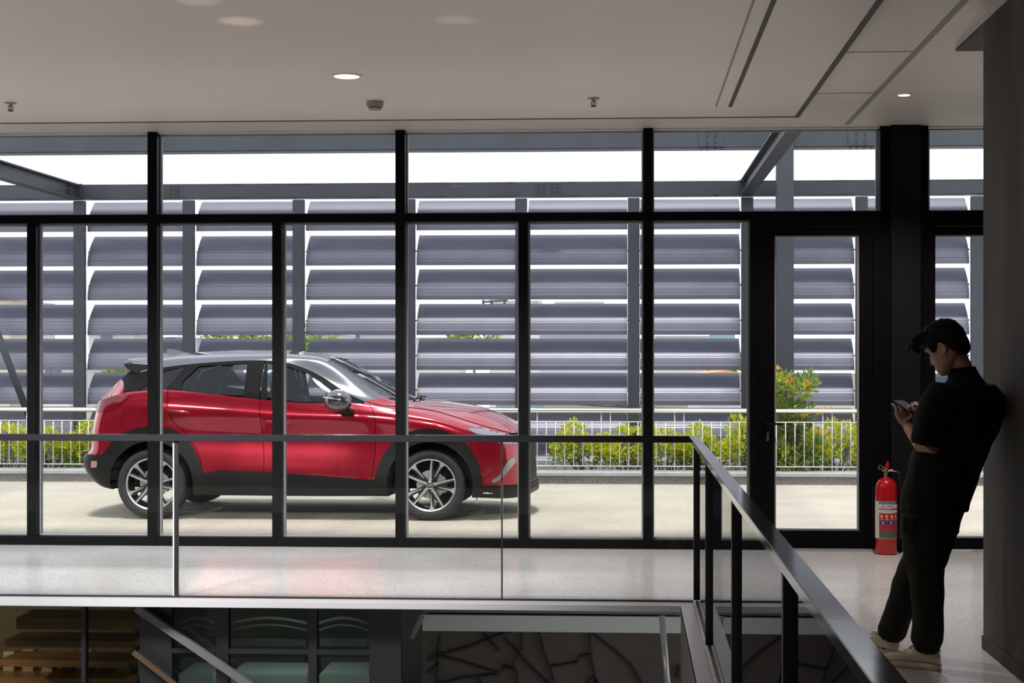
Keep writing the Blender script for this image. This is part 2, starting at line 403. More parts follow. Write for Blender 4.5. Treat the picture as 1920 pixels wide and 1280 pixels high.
# beams
def ibeam(name, p0, p1, h, w, lab, cat='beam', tf=.018, tw=.014):
    p0, p1 = Vector(p0), Vector(p1)
    r = empty(name, p0, lab, cat)
    m = MB(); up = Vector((0,0,1)); d = (p1-p0).normalized(); x = d.cross(up).normalized()
    for s_ in (-1, 1):
        c = up*s_*(h/2-tf/2); m.bar(p0+c, p1+c, w, tf)
    m.bar(p0, p1, tw, h-2*tf)
    m.build('steel_profile', M['steel'], r)
    return r, d, x
def bolts(root, pts, rad=.014, ax=(0,-1,0)):
    a = Vector(ax)
    b = None
    for p in pts:
        if b is None: b = MB().tube([Vector((0,0,0)), a*.022], rad, 6).build('bolt', M['steel'], root); o = b
        else: o = b.copy(); COL.objects.link(o)
        o.location = p
fb, _, _ = ibeam('steel_beam', (-16,19.47,3.695), (12,19.47,3.695), .195, .15, 'long dark grey steel beam on top of the louvre posts')
fb2 = B(-16, 12, 19.395, 19.40, 3.60, 3.79).build('face_plate', M['steel'], fb)
for u in (1027, 312):
    c = at(u, 357, 19.39)
    B(c.x-.16, c.x+.16, 19.382, 19.395, 3.6, 3.79).build('splice_plate', M['steel'], fb)
    bolts(fb, [(c.x+dx, 19.384, 3.695+dz) for dx in (-.12,-.055,.055,.12) for dz in (-.07,-.025,.025,.07)])
NBY, NBZ, NBH = 19.1, 4.276, .243
nb, _, _ = ibeam('steel_beam', (-16,NBY,NBZ), (12,NBY,NBZ), NBH, .2, 'thick upper steel beam crossing just below the window heads')
B(-16, 12, NBY-.1, NBY-.095, NBZ-.11, NBZ+.11).build('face_plate', M['steel'], nb)
for u in (1333, 1612):
    c = at(u, 260, NBY)
    B(c.x-.16, c.x+.16, NBY-.115, NBY-.1, NBZ-.1, NBZ+.1).build('splice_plate', M['steel'], nb)
    bolts(nb, [(c.x+dx, NBY-.113, NBZ+dz) for dx in (-.05,.05) for dz in (-.08,-.035,.05,.085)], .017)
    bolts(nb, [(c.x+dx, NBY-.08, NBZ-NBH/2) for dx in (-.13,-.045,.045,.13)], .017, (0,0,-1))
for (x, lab) in ((at(143,360,19.4).x, 'sloping-looking steel cross beam at the upper left, meeting the long beam'), (at(1398,355,19.4).x, 'steel cross beam with bolted end above the glass door')):
    cb, _, _ = ibeam('cross_beam', (x,12.35,3.69), (x,19.38,3.69), .20, .15, lab)
    B(x-.09, x+.09, 19.36, 19.38, 3.58, 3.80).build('end_plate', M['steel'], cb)
    bolts(cb, [(x+dx*.045, 19.1+dy, 3.69+dz) for dx in (-1,1) for dy in (0,.1) for dz in (-.085,.085)], .014, (0,0,-1))
    bolts(cb, [(x+.007, 19.05+dy, 3.69+dz) for dy in (0,.08) for dz in (-.05,0,.05)], .014, (1,0,0))
x = at(1470,500,19.0).x
st = B(x-.108, x+.108, 18.86, 18.985, .05, 4.6).build('steel_column', M['steel'], bevel=.004)
tag(st, 'broad grey steel column rising behind the tall shrub at the door', 'column')
br = MB().bar((x-.10,19.05,2.5), (x-.02,19.05,3.7), .07, .05, (0,1,0)).build('steel_brace', M['steel'])
tag(br, 'slim steel brace beside the column above the door', 'brace')
a, b = at(-14,600,19.2), at(52,775,19.2)
br = MB().tube([a+(a-b)*.9, b+(b-a)*.55], .045, 10).build('steel_brace', M['steel'], smooth=True)
tag(br, 'slanting dark tube brace at the left edge behind the metal railing', 'brace')
# ------------------------------------------------------------------ shrubs
def leafmat(name, c1, c2, tr=.45):
    m = bpy.data.materials.new(name); m.use_nodes = True
    nt = m.node_tree; b = nt.nodes['Principled BSDF']; sv(b, 'Roughness', .45)
    g = nt.nodes.new('ShaderNodeNewGeometry'); rp = nt.nodes.new('ShaderNodeValToRGB')
    rp.color_ramp.elements[0].color = (*c1, 1); rp.color_ramp.elements[1].color = (*c2, 1)
    nt.links.new(g.outputs['Random Per Island'], rp.inputs[0]); nt.links.new(rp.outputs[0], b.inputs['Base Color'])
    t = nt.nodes.new('ShaderNodeBsdfTranslucent'); nt.links.new(rp.outputs[0], t.inputs[0])
    mx = nt.nodes.new('ShaderNodeMixShader'); mx.inputs[0].default_value = tr
    nt.links.new(b.outputs[0], mx.inputs[1]); nt.links.new(t.outputs[0], mx.inputs[2])
    nt.links.new(mx.outputs[0], nt.nodes['Material Output'].inputs['Surface'])
    return m
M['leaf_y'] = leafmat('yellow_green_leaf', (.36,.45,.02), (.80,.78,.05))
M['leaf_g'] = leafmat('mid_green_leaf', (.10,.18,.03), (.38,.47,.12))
M['leaf_o'] = leafmat('orange_young_leaf', (.85,.62,.08), (.9,.45,.10))
M['bark'] = mat('bark', (.16,.12,.09), .9)
def leaf(mb, p, d, L, W, rnd):
    up = Vector((rnd.uniform(-1,1), rnd.uniform(-1,1), rnd.uniform(-.3,1)))
    x = d.cross(up).normalized(); y = x.cross(d).normalized()
    m1 = p+d*L*.45
    mb.add([p, m1+x*W/2+y*W*.15, p+d*L-y*L*.12, m1-x*W/2+y*W*.15], [(0,1,2),(0,2,3)])
def foliage(rnd, centers, n, L, W, updir=.5):
    mb = MB()
    for i in range(n):
        c, rx, rz = rnd.choice(centers)
        th = rnd.uniform(0, 2*PI); ph = math.acos(rnd.uniform(-1,1)); rr = rnd.uniform(.35,1)**.5
        o = Vector((math.sin(ph)*math.cos(th)*rx, math.sin(ph)*math.sin(th)*rx, math.cos(ph)*rz))*rr
        p = Vector(c)+o
        d = (o.normalized()+Vector((rnd.uniform(-.6,.6), rnd.uniform(-.6,.6), rnd.uniform(-.2,.6)+updir))).normalized()
        s_ = rnd.uniform(.6,1.2)
        leaf(mb, p, d, L*s_, W*s_, rnd)
    return mb
def shrub_proto(seed, lab):
    rnd = random.Random(seed)
    r = empty('shrub', (0,0,0), lab, 'shrub', 'yellow-green hedge shrubs in the planter')
    cs_, stems = [], MB()
    for k in range(9):
        x = rnd.uniform(-.30,.30); y = rnd.uniform(-.16,.16); z = rnd.uniform(.28,.66)*(1-.35*abs(x)/.3)
        cs_.append(((x,y,z), rnd.uniform(.09,.15), rnd.uniform(.10,.17)))
        stems.tube([(x*.25,y*.25,.0),(x*.6,y*.6,z*.5),(x,y,z)], [.011,.008,.004], 5)
    low = [((x,y,z*.5), a*1.1, b) for (x,y,z), a, b in cs_]
    mb = foliage(rnd, cs_, 1150, .062, .030); mb.build('foliage', M['leaf_y'], r)
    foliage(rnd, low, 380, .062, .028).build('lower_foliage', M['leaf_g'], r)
    stems.build('stems', M['bark'], r, True)
    return r
hx = [(-8.5,0),(-7.9,1),(-7.33,2),(-6.75,0),(-6.25,1),(-.55,0),(-.02,1),(.46,2),(1.02,0),(1.55,2),(2.55,1),(3.12,2),(3.75,0)]
hl = ['yellow-green hedge shrub at the left edge, behind the metal railing', 'yellow-green hedge shrub left of the first mullion', 'yellow-green hedge shrub between first mullion and car tail', 'yellow-green hedge shrub just left of the car tail',
      'yellow-green hedge shrub partly behind the car tail', 'yellow-green hedge shrub beside the car nose', 'bright hedge shrub second to the right of the car nose', 'bright hedge shrub left of the mullion beside the railing corner',
      'bright hedge shrub above the railing corner', 'bright hedge shrub just left of the door frame', 'bright low shrub at the right side of the door glass', 'hedge shrub right of the door glass, hidden by the jamb', 'hedge shrub behind the waist of the person']
pr = [shrub_proto(k, '') for k in range(3)]
used = set()
for (x, k), lab in zip(hx, hl):
    z = .06
    if k not in used:
        used.add(k); o = pr[k]; o.location = (x, 18.6, z); o['label'] = lab
    else: o = copy_tree(pr[k], (x, 18.6, z), lab)
    s_ = {1.55:1.22, 2.55:1.02, .46:.97}.get(x, random.uniform(.9,1.02)); o.scale = (1, 1, s_)
rnd = random.Random(11)
r = empty('tall_shrub', (1.98,18.42,.06), 'tall dark green shrub with orange tips seen through the door glass', 'shrub')
cs_ = []; stems = MB()
for k in range(26):
    t = rnd.random(); z = .15+1.05*t; w = .40*(1-t*.45)
    x = 1.98+rnd.uniform(-w,w); y = 18.42+rnd.uniform(-.2,.12)
    cs_.append(((x,y,z), .13, .14)); stems.tube([(1.98+(x-1.98)*.15,18.42,.06),(1.98+(x-1.98)*.6,18.4,z*.5),(x,y,z)], [.013,.009,.004], 5)
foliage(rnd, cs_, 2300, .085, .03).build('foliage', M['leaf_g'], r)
foliage(rnd, [((1.85,18.35,.32),.22,.2),((1.83,18.38,1.2),.12,.1),((2.1,18.35,1.12),.1,.1)], 420, .08, .032).build('bright_foliage', M['leaf_y'], r)['label'] = 'fresh yellow-green leaves'
tips = [(1.80,18.3,1.36),(1.97,18.3,1.20),(2.17,18.3,1.16),(2.13,18.25,.78),(2.32,18.25,.82),(2.42,18.3,.84),(2.34,18.22,.58)]
mb = MB()
for p in tips:
    for k in range(11):
        d = Vector((rnd.uniform(-1,1), rnd.uniform(-1,1), rnd.uniform(.3,1.6))).normalized()
        leaf(mb, Vector(p), d, .10, .038, rnd)
mb.build('young_tips', M['leaf_o'], r)['label'] = 'orange young leaf tips'
stems.build('stems', M['bark'], r, True)
# ------------------------------------------------------------------ city behind the louvres
M['wl'] = [mat('facade_'+n, c, .8, var=.06, scale=.6) for n, c in (('white', (.50,.50,.49)), ('cream', (.48,.42,.33)), ('grey', (.38,.40,.42)), ('pink', (.45,.26,.21)), ('blue', (.28,.42,.48)))]
M['win'] = mat('dark_window', (.12,.14,.17), .2)
M['roof_o'] = mat('orange_tile', (.55,.25,.12), .8)
def house(u0, u1, vt, Y, m, lab, wins=(), roof=None):
    a, b = at(u0, vt, Y), at(u1, vt, Y)
    o = empty('building', ((a.x+b.x)/2, Y, -6), lab, 'building')
    B(a.x, b.x, Y, Y+3, -6, a.z).build('walls', m, o)
    for (w0, w1, v0, v1) in wins:
        p, q = at(w0, v0, Y), at(w1, v1, Y)
        f = B(p.x, q.x, Y-.06, Y-.01, q.z, p.z).build('window', M['win'], o)
        B(p.x-.06, q.x+.06, Y-.10, Y-.061, q.z-.08, q.z).build('sill', M['white'], f)
    if roof == 'gable':
        c = at((u0+u1)/2, vt-9, Y); e = .3
        MB().prism([(a.x-e, a.z), (b.x+e, a.z), (c.x, c.z)], 1, Y-.3, Y+3).build('roof', M['roof_o'], o)
    else:
        B(a.x-.1, b.x+.1, Y-.1, Y+3, a.z, a.z+.15).build('parapet', M['white'], o)
    return o
W = M['wl']
house(-60, 18, 562, 60, W[1], 'cream block at the far left behind the louvres')
house(20, 55, 566, 65, W[0], 'white block with dark shutters at the far left behind the louvres', [(40,50,566,576)])
house(78, 132, 690, 45, W[0], 'low white house left of the car tail with two shuttered windows', [(86,98,690,708),(102,114,690,708)])
house(166, 250, 628, 50, W[0], 'white terrace block above the car tail with dark windows', [(190,210,626,640),(200,240,692,712),(175,181,692,712)])
house(236, 330, 632, 58, W[2], 'grey block with square windows above the rear roof of the car', [(240,252,628,640),(272,280,628,640),(312,326,630,640)])
house(366, 392, 630, 62, W[2], 'small grey block left of the pink house')
house(386, 418, 634, 55, W[3], 'pink low house seen between louvres above the car roof')
house(575, 640, 628, 70, W[0], 'white block seen above the bonnet side of the car roof', [(585,592,632,640)])
house(650, 742, 627, 75, W[0], 'white block with a small window left of the fourth mullion', [(668,674,628,636)])
house(780, 860, 633, 66, W[0], 'long white shed behind the bonnet', [(842,852,637,640)])
house(918, 1010, 564, 80, W[0], 'pale tall block behind the fifth mullion', [(1000,1010,570,574)])
house(1012, 1180, 628, 52, W[2], 'long pale warehouse right of the car nose')
house(1040, 1130, 566, 95, W[0], 'pale high block seen through the gap above the warehouse')
house(1230, 1330, 630, 64, W[0], 'white block seen left of the glass door')
house(1338, 1378, 625, 58, W[4], 'pale blue shed left of the door frame')
house(1020, 1290, 757, 30, W[1], 'low beige roof just behind the metal railing')
house(930, 1032, 757, 34, W[4], 'low pale blue roof behind the car nose')
house(1320, 1400, 703, 40, W[0], 'small house with an orange gable left of the door', roof='gable')
house(1470, 1640, 700, 48, W[1], 'cream house seen low through the door glass')
def tree(u, v, Y, rad, lab, seed):
    rnd = random.Random(seed); c = at(u, v, Y)
    o = empty('tree', (c.x, Y, -6), lab, 'tree', 'trees beyond the louvres')
    cc = [((c.x+rnd.uniform(-rad,rad), Y+rnd.uniform(-rad,rad)*.5, c.z+rnd.uniform(-rad,rad)*.5), rad*.6, rad*.5) for k in range(7)]
    foliage(rnd, cc, 900, rad*.22, rad*.12).build('crown', M['leaf_g'], o)
    MB().tube([(c.x,Y,-6),(c.x+.1,Y,-2),(c.x,Y,c.z)], [.09,.07,.04], 7).build('trunk', M['bark'], o, True)
tree(470, 640, 48, 1.1, 'green tree seen between louvres above the rear door', 1)
tree(540, 638, 50, 1.0, 'green tree seen beside the third mullion above the car roof', 2)
tree(888, 640, 60, .9, 'small tree between louvres left of the fifth mullion', 3)
tree(260, 706, 44, .8, 'leafy tree just above the car spoiler', 4)
tree(1405, 700, 46, .9, 'tree at the orange gable left of the door', 5)
# rooftop pergola, poles and cables
o = MB()
for u in (906, 922, 946): o.tube([at(u,600,58), at(u,562,58)], .05, 6)
o.tube([at(904,566,58), at(952,562,58)], .05, 6)
tag(o.build('rooftop_frame', M['steel']), 'thin dark rooftop frame seen through the louvres left of the fifth mullion', 'frame')
for i, (ua, va, ub, vb) in enumerate(((1050,756,1420,766),(1120,756,1420,770))):
    pts = [at(ua+(ub-ua)*t, va+(vb-va)*t+4*math.sin(PI*t), 26+3*i) for t in [k/8 for k in range(9)]]
    tag(MB().tube(pts, .014, 5).build('cable', M['black'], smooth=True), ['upper', 'lower'][i]+' black cable sagging behind the metal railing, right of the car nose', 'cable')
# ------------------------------------------------------------------ storey below
Y0 = 9.46
M['wood'] = mat('warm_wood', (.30,.14,.055), .4, var=.35, scale=3, stretch=(1,8,8), spec=.5)
M['woodl'] = mat('pale_wood', (.46,.33,.2), .5, var=.3, scale=3, stretch=(1,8,8))
M['lowwall'] = mat('taupe_map_wall', (.10,.083,.075), .7, var=.1, scale=2)
M['lowbeam'] = mat('pale_green_white', (.66,.72,.68), .6)
M['lowgrey'] = mat('dim_grey_band', (.17,.175,.16), .6)
M['lowglass'] = mat('green_black_cabinet', (.05,.065,.06), .15)
def low(u0, u1, v0, v1, y0, y1, m, name='panel', parent=None, bevel=0):
    a, b = at(u0, v0, y0), at(u1, v1, y0)
    return B(a.x, b.x, y0, y1, b.z, a.z).build(name, m, parent, bevel=bevel)
r = empty('glass_partition', (-2.5, Y0, -4.2), 'dark framed glass partition of the lower storey, under the walkway', 'partition')
zb = -1.6
for i, (u0, u1) in enumerate(((152,160),(262,322),(405,428),(578,594),(692,752))):
    a, b = at(u0,1200,Y0), at(u1,1200,Y0)
    B(a.x, b.x, Y0, Y0+.06, -4.2, -.036).build('upright_frame', M['black'], r)
for (u0, u1, v0, v1) in ((322,692,1215,1228),(-300,792,1131,1137)):
    a, b = at(u0,v0,Y0), at(u1,v1,Y0)
    B(a.x, b.x, Y0+.005, Y0+.055, b.z, a.z).build('cross_bar', M['black'], r)
for (u0, u1) in ((-300,152),(160,262),(322,405),(428,578),(594,692)):
    a, b = at(u0,1200,Y0), at(u1,1200,Y0)
    B(a.x, b.x, Y0+.025, Y0+.037, -4.2, -.05).build('glass_panel', M['dimglass'], r)
# wooden stair behind
r = empty('wooden_stair', (-5.5, 10.6, -4.2), 'brown wooden stair treads behind the lower glass at the left', 'stair')
for i, (u0, u1, v0, v1, y) in enumerate(((30,262,1157,1182,10.1),(8,252,1199,1215,10.3),(0,240,1236,1252,10.6),(-40,236,1268,1290,10.9))):
    low(u0, u1, v0, v1, y, y+.32, M['wood'], 'tread', r, .004)
rnd = random.Random(3)
for k in range(9):
    u = -30+k*36; low(u, u+20, 1224-(k % 3)*3, 1266, 11.1, 11.2, M['woodl'], 'slat', r)
B(at(-40,1200,11.5).x, at(250,1200,11.5).x, 11.5, 11.55, -1.3, -.3).build('back_panel', mat('stair_back', (.16,.11,.07), .7), r)
low(46, 260, 1146, 1157, 10.4, 10.5, M['lowbeam'], 'riser_strip', r)
# sloping black handrail of the lower stair
hr = MB().bar(at(256,1139,9.41), at(486,1296,9.41), .045, .04, (0,1,0))
tag(hr.build('stair_handrail', mat('dark_grey_rail', (.10,.10,.11), .35)), 'dark sloping handrail under the walkway, descending to the right', 'handrail')
sg = MB().bar(at(250,1222,9.41), at(345,1296,9.41), .03, .02, (0,1,0))
tag(sg.build('stair_stringer', mat('stringer_brown', (.05,.028,.014), .6)), 'short brown stringer end at the lower left', 'stringer')
# cabinets / displays behind dark panes
for i, (u0, u1, lab) in enumerate(((334,402,'narrow'),(430,576,'wide'),(598,690,'right hand'))):
    o = empty('display_counter', (at((u0+u1)/2,1270,10.6).x, 10.6, -1.4), lab+' pale green counter dimly seen behind the lower dark panes', 'counter')
    low(u0, u1, 1262, 1340, 10.4, 10.8, M['lowbeam'], 'counter_body', o, .01)
    low(u0+4, u1-4, 1232, 1256, 10.9, 11.0, M['lowgrey'], 'back_shelf', o)
    low(u0+2, u1-2, 1196, 1212, 10.9, 11.0, M['lowgrey'], 'upper_shelf', o)
    m = MB()
    pts = [at(u0+(u1-u0)*t, 1168-10*math.sin(PI*t), 10.7) for t in [k/10 for k in range(11)]]
    m.tube(pts, .012, 6); m.tube([p+Vector((0,0,-.05)) for p in pts], .008, 6)
    m.build('curved_rail', M['lowgrey'], o, True)
br = MB().bar(at(772,1196,9.6), at(792,1154,9.6), .03, .03, (0,1,0))
tag(br.build('steel_strut', M['lowgrey']), 'small slanting grey strut left of the pale lower beam', 'strut')
# map wall, pale beam
mw = low(792, 1300, 1137, 1700, 10.9, 11.0, M['lowwall']); mw.name = 'wall_map'; struct(mw, 'taupe wall with black map lines below the walkway')
lines = [[(825,1190),(818,1222),(800,1238)],[(800,1260),(820,1245),(818,1228),(880,1212),(935,1190),(960,1184)],[(905,1188),(935,1220)],[(818,1228),(860,1238),(935,1262)],
         [(820,1240),(816,1290)],[(822,1282),(870,1270),(935,1264)],[(895,1268),(905,1290)],[(945,1196),(985,1240),(1030,1285)],[(976,1184),(978,1215),(960,1245),(968,1262),(970,1290)],
         [(942,1248),(965,1256)],[(1010,1186),(1018,1222),(1032,1258),(1040,1290)],[(1030,1250),(1082,1242),(1086,1230),(1105,1228)],[(1104,1186),(1108,1240),(1120,1290)],
         [(1110,1188),(1150,1218),(1185,1250),(1206,1290)],[(1270,1248),(1266,1270)],[(1282,1250),(1276,1276)],[(940,1260),(950,1245)],[(1100,1280),(1112,1268),(1122,1285)]]
m = MB()
for ln in lines:
    for p, q in zip(ln[:-1], ln[1:]):
        a, b = at(p[0],p[1],10.89), at(q[0],q[1],10.89); m.bar(a, b, .012, .02, (0,1,0))
m.build('map_lines', M['black'], mw)
bm_ = low(792, 1282, 1152, 1187, 10.6, 10.85, M['lowbeam'], 'pale_beam'); tag(bm_, 'pale greenish white beam below the walkway, in front of the map wall', 'beam')
gb = low(792, 1282, 1128, 1152, 10.58, 10.85, M['lowgrey'], 'grey_beam'); tag(gb, 'dim grey band directly under the walkway edge, above the pale beam', 'beam')
t = MB().tube([at(1241,1154,10.2), at(1253,1300,10.2)], .022, 10).build('steel_pipe', mat('pale_pipe', (.45,.46,.45), .3, metal=.3), smooth=True)
tag(t, 'thin pale upright pipe in front of the map wall', 'pipe')
struct(B(.322, .36, 7, 9.2, -4.2, -.036).build('wall_side', M['inner']), 'dark wall under the side walkway')
# ------------------------------------------------------------------ the car
CARX, CARY = -3.16, 14.685
M['red'] = mat('soul_red_paint', (.34,.003,.02), .22, metal=.55, coat=1.0)
M['gblack'] = mat('gloss_black', (.13,.13,.14), .16, metal=.8, coat=1.0)
M['bframe'] = mat('window_frame_black', (.006,.006,.007), .5, spec=.06)
M['clad'] = mat('black_plastic', (.010,.010,.0105), .4, spec=.18)
M['tyre'] = mat('tyre_rubber', (.014,.014,.015), .75)
M['alloy'] = mat('machined_alloy', (.80,.80,.82), .25, metal=.9)
M['alloyb'] = mat('black_alloy', (.015,.015,.016), .3, coat=.5)
M['disc'] = mat('brake_disc', (.35,.34,.33), .4, metal=.9)
M['cglass'] = glass('car_glass', (.80,.87,.85), 1.5)
M['wglass'] = glass('windscreen_glass', (.72,.78,.77), 2.3)
M['dglass'] = glass('privacy_glass', (.10,.12,.12), 1.5)
M['hl'] = mat('headlight_lens', (.22,.23,.25), .1, metal=.6, coat=1)
M['tl'] = mat('tail_lens', (.13,.003,.007), .12, coat=.2)
M['seat'] = mat('seat_cloth', (.035,.036,.038), .8)
M['trimin'] = mat('cabin_plastic', (.05,.055,.055), .6)
M['liner'] = mat('under_liner', (.008,.008,.008), .9)
M['belt'] = mat('red_belt', (.35,.03,.03), .7)
M['chrome'] = mat('chrome', (.7,.7,.72), .12, metal=1)
M['reflector'] = mat('rear_reflector', (.45,.22,.18), .2)
car = empty('car', (CARX, CARY, 0), 'shiny red crossover car with black roof, parked on the terrace facing right', 'car')
def cl_(o, p=car):
    o.parent = p; o.matrix_parent_inverse = Matrix.Identity(4); return o
# rows from sill to belt; stations tail centre .. nose centre: (x, half width, z)
LW = [
 [(-1.95,0,.30),(-1.93,.0,.30),(-1.85,.0,.29),(-1.66,0,.26),(-1.5,0,.25),(-1.313,0,.24),(-.87,0,.22),(-.4,0,.21),(0,0,.21),(.37,0,.21),(.72,0,.21),(1.313,0,.22),(1.75,0,.21),(2.0,0,.20),(2.14,0,.20),(2.20,0,.20)],
 [(-2.0,0,.32),(-1.96,.42,.32),(-1.83,.72,.30),(-1.66,.80,.275),(-1.5,.82,.26),(-1.313,.83,.238),(-.87,.83,.236),(-.4,.83,.234),(0,.83,.232),(.37,.83,.232),(.72,.83,.234),(1.313,.84,.232),(1.75,.80,.222),(2.0,.68,.205),(2.15,.4,.20),(2.215,0,.20)],
 [(-2.12,0,.44),(-2.07,.45,.44),(-1.93,.77,.42),(-1.66,.865,.38),(-1.5,.875,.36),(-1.313,.88,.33),(-.87,.875,.32),(-.4,.87,.318),(0,.868,.315),(.37,.87,.31),(.72,.875,.30),(1.313,.885,.30),(1.75,.855,.275),(2.03,.72,.245),(2.20,.42,.235),(2.27,0,.235)],
 [(-2.14,0,.57),(-2.09,.45,.57),(-1.96,.775,.56),(-1.66,.875,.50),(-1.5,.885,.47),(-1.313,.89,.45),(-.87,.887,.445),(-.4,.885,.45),(0,.884,.44),(.37,.884,.42),(.72,.886,.40),(1.313,.89,.40),(1.76,.86,.37),(2.04,.73,.33),(2.20,.43,.31),(2.265,0,.31)],
 [(-2.08,0,.64),(-2.03,.45,.64),(-1.90,.785,.64),(-1.65,.872,.60),(-1.5,.882,.60),(-1.313,.89,.60),(-.87,.88,.58),(-.4,.876,.57),(0,.874,.56),(.37,.876,.55),(.72,.88,.53),(1.313,.89,.52),(1.77,.86,.49),(2.05,.74,.47),(2.20,.42,.45),(2.26,0,.45)],
 [(-2.06,0,.82),(-2.01,.45,.82),(-1.885,.79,.82),(-1.64,.865,.82),(-1.5,.874,.82),(-1.313,.88,.82),(-.87,.862,.80),(-.4,.853,.79),(0,.852,.78),(.37,.855,.78),(.72,.864,.77),(1.313,.885,.76),(1.77,.855,.68),(2.04,.74,.635),(2.19,.42,.61),(2.25,0,.61)],
 [(-2.03,0,1.0),(-1.98,.45,1.0),(-1.85,.79,1.0),(-1.62,.866,1.05),(-1.5,.878,1.07),(-1.29,.886,1.075),(-.87,.880,1.04),(-.4,.876,1.005),(0,.876,.98),(.37,.878,.975),(.72,.882,.975),(1.313,.885,.935),(1.75,.852,.81),(2.02,.73,.74),(2.17,.42,.72),(2.24,0,.715)],
 [(-2.0,0,1.12),(-1.95,.45,1.115),(-1.83,.755,1.115),(-1.60,.815,1.185),(-1.5,.828,1.20),(-1.21,.832,1.2175),(-.85,.836,1.185),(-.4,.836,1.138),(0,.836,1.10),(.35,.832,1.087),(.70,.825,1.087),(1.313,.815,.985),(1.75,.79,.865),(1.99,.69,.80),(2.13,.40,.782),(2.20,0,.78)],
]
UP = [None,
 [(-1.90,.60,1.12),(-1.66,.64,1.285),(-1.50,.62,1.375),(-1.27,.62,1.425),(-.95,.615,1.462),(-.4,.61,1.492),(-.07,.605,1.466),(.20,.635,1.368),(.69,.765,1.108),(1.313,.72,1.022),(1.75,.70,.893),(2.05,.55,.80)],
 [(-1.96,.40,1.125),(-1.72,.54,1.31),(-1.56,.52,1.44),(-1.30,.545,1.497),(-.95,.545,1.522),(-.4,.54,1.542),(-.05,.54,1.532),(.29,.56,1.477),(.86,.66,1.135),(1.32,.60,1.045),(1.76,.58,.945),(2.12,.42,.798)],
 [(-1.985,.20,1.125),(-1.77,.28,1.325),(-1.63,.28,1.475),(-1.31,.29,1.54),(-.95,.29,1.568),(-.4,.29,1.578),(-.03,.29,1.566),(.28,.30,1.505),(1.0,.34,1.125),(1.33,.31,1.075),(1.78,.30,.99),(2.18,.21,.80)],
 [(-2.0,0,1.125),(-1.79,0,1.33),(-1.66,0,1.485),(-1.31,0,1.552),(-.95,0,1.58),(-.4,0,1.588),(-.02,0,1.575),(.27,0,1.513),(1.06,0,1.12),(1.34,0,1.086),(1.79,0,1.005),(2.21,0,.80)]]
UP[0] = LW[7][2:14]
def crs(pts, n):
    P_ = [np.array(p, float) for p in pts]; out = []
    for i in range(len(P_)-1):
        p1, p2 = P_[i], P_[i+1]; p0 = P_[i-1] if i else 2*p1-p2; p3 = P_[i+2] if i+2 < len(P_) else 2*p2-p1
        d = np.linalg.norm
        m1 = (p2-p0)*d(p2-p1)/(d(p2-p1)+d(p1-p0)+1e-9); m2 = (p3-p1)*d(p2-p1)/(d(p3-p2)+d(p2-p1)+1e-9)
        for k in range(n):
            t = k/n; h1 = 2*t**3-3*t*t+1; h2 = t**3-2*t*t+t; h3 = -2*t**3+3*t*t; h4 = t**3-t*t
            out.append(h1*p1+h2*m1+h3*p2+h4*m2)
    out.append(P_[-1]); return out
NK, NR = 8, 5
bm = bmesh.new()
zl = bm.faces.layers.int.new('zone'); kl = bm.faces.layers.float.new('kc')
nl = bm.verts.layers.float_vector.new('nrm')
def grid(rows, k0, zonef, share=None):
    R_ = [crs(r, NK) for r in rows]
    nc = len(R_[0]); cols = [crs([R_[j][i] for j in range(len(R_))], NR) for i in range(nc)]
    V = [[bm.verts.new((p[0], -max(0, p[1]), p[2])) for p in c] for c in cols]
    for i in range(nc-1):
        for j in range(len(cols[0])-1):
            q = [V[i][j], V[i+1][j], V[i+1][j+1], V[i][j+1]]
            try: f = bm.faces.new(q)
            except ValueError: continue
            f[zl] = zonef(j//NR); f[kl] = k0+(i+.5)/NK; f.smooth = True
grid(LW, 0, lambda r: 0 if r == 0 else 1)
grid(UP, 100, lambda r: 2 if r == 0 else (3 if r == 1 else 4))
bmesh.ops.remove_doubles(bm, verts=bm.verts, dist=.0015)
bmesh.ops.dissolve_degenerate(bm, edges=bm.edges, dist=1e-5)
bmesh.ops.recalc_face_normals(bm, faces=bm.faces)
bm.normal_update()
chk = [f for f in bm.faces if f[zl] == 4 and -1 < f.calc_center_median().x < 0]
if chk and chk[0].normal.z < 0: bmesh.ops.reverse_faces(bm, faces=bm.faces); bm.normal_update()
for v in bm.verts:
    n = v.normal.copy()
    if abs(v.co.y) < 1e-4: n.y = 0
    v[nl] = n.normalized()
liner_src = bm.copy()
def cut(poly, zones, closed=True):
    n = len(poly)
    for i in range(n if closed else n-1):
        p, q = poly[i], poly[(i+1) % n]
        x0, x1 = min(p[0],q[0])-.003, max(p[0],q[0])+.003; z0, z1 = min(p[1],q[1])-.003, max(p[1],q[1])+.003
        fs = []
        for f in bm.faces:
            if f[zl] not in zones: continue
            xs_ = [v.co.x for v in f.verts]; zs_ = [v.co.z for v in f.verts]
            if max(xs_) < x0 or min(xs_) > x1 or max(zs_) < z0 or min(zs_) > z1: continue
            fs.append(f)
        if not fs: continue
        d = Vector((q[0]-p[0], 0, q[1]-p[1]))
        if d.length < 1e-6: continue
        no = Vector((-d.z, 0, d.x)).normalized()
        g = set(fs)
        for f in fs: g.update(f.edges); g.update(f.verts)
        bmesh.ops.bisect_plane(bm, geom=list(g), dist=1e-5, plane_co=(p[0],0,p[1]), plane_no=no)
def inside(poly, x, z):
    c = False; n = len(poly)
    for i in range(n):
        (xa, za), (xb, zb) = poly[i], poly[i-1]
        if (za > z) != (zb > z) and x < (xb-xa)*(z-za)/(zb-za)+xa: c = not c
    return c
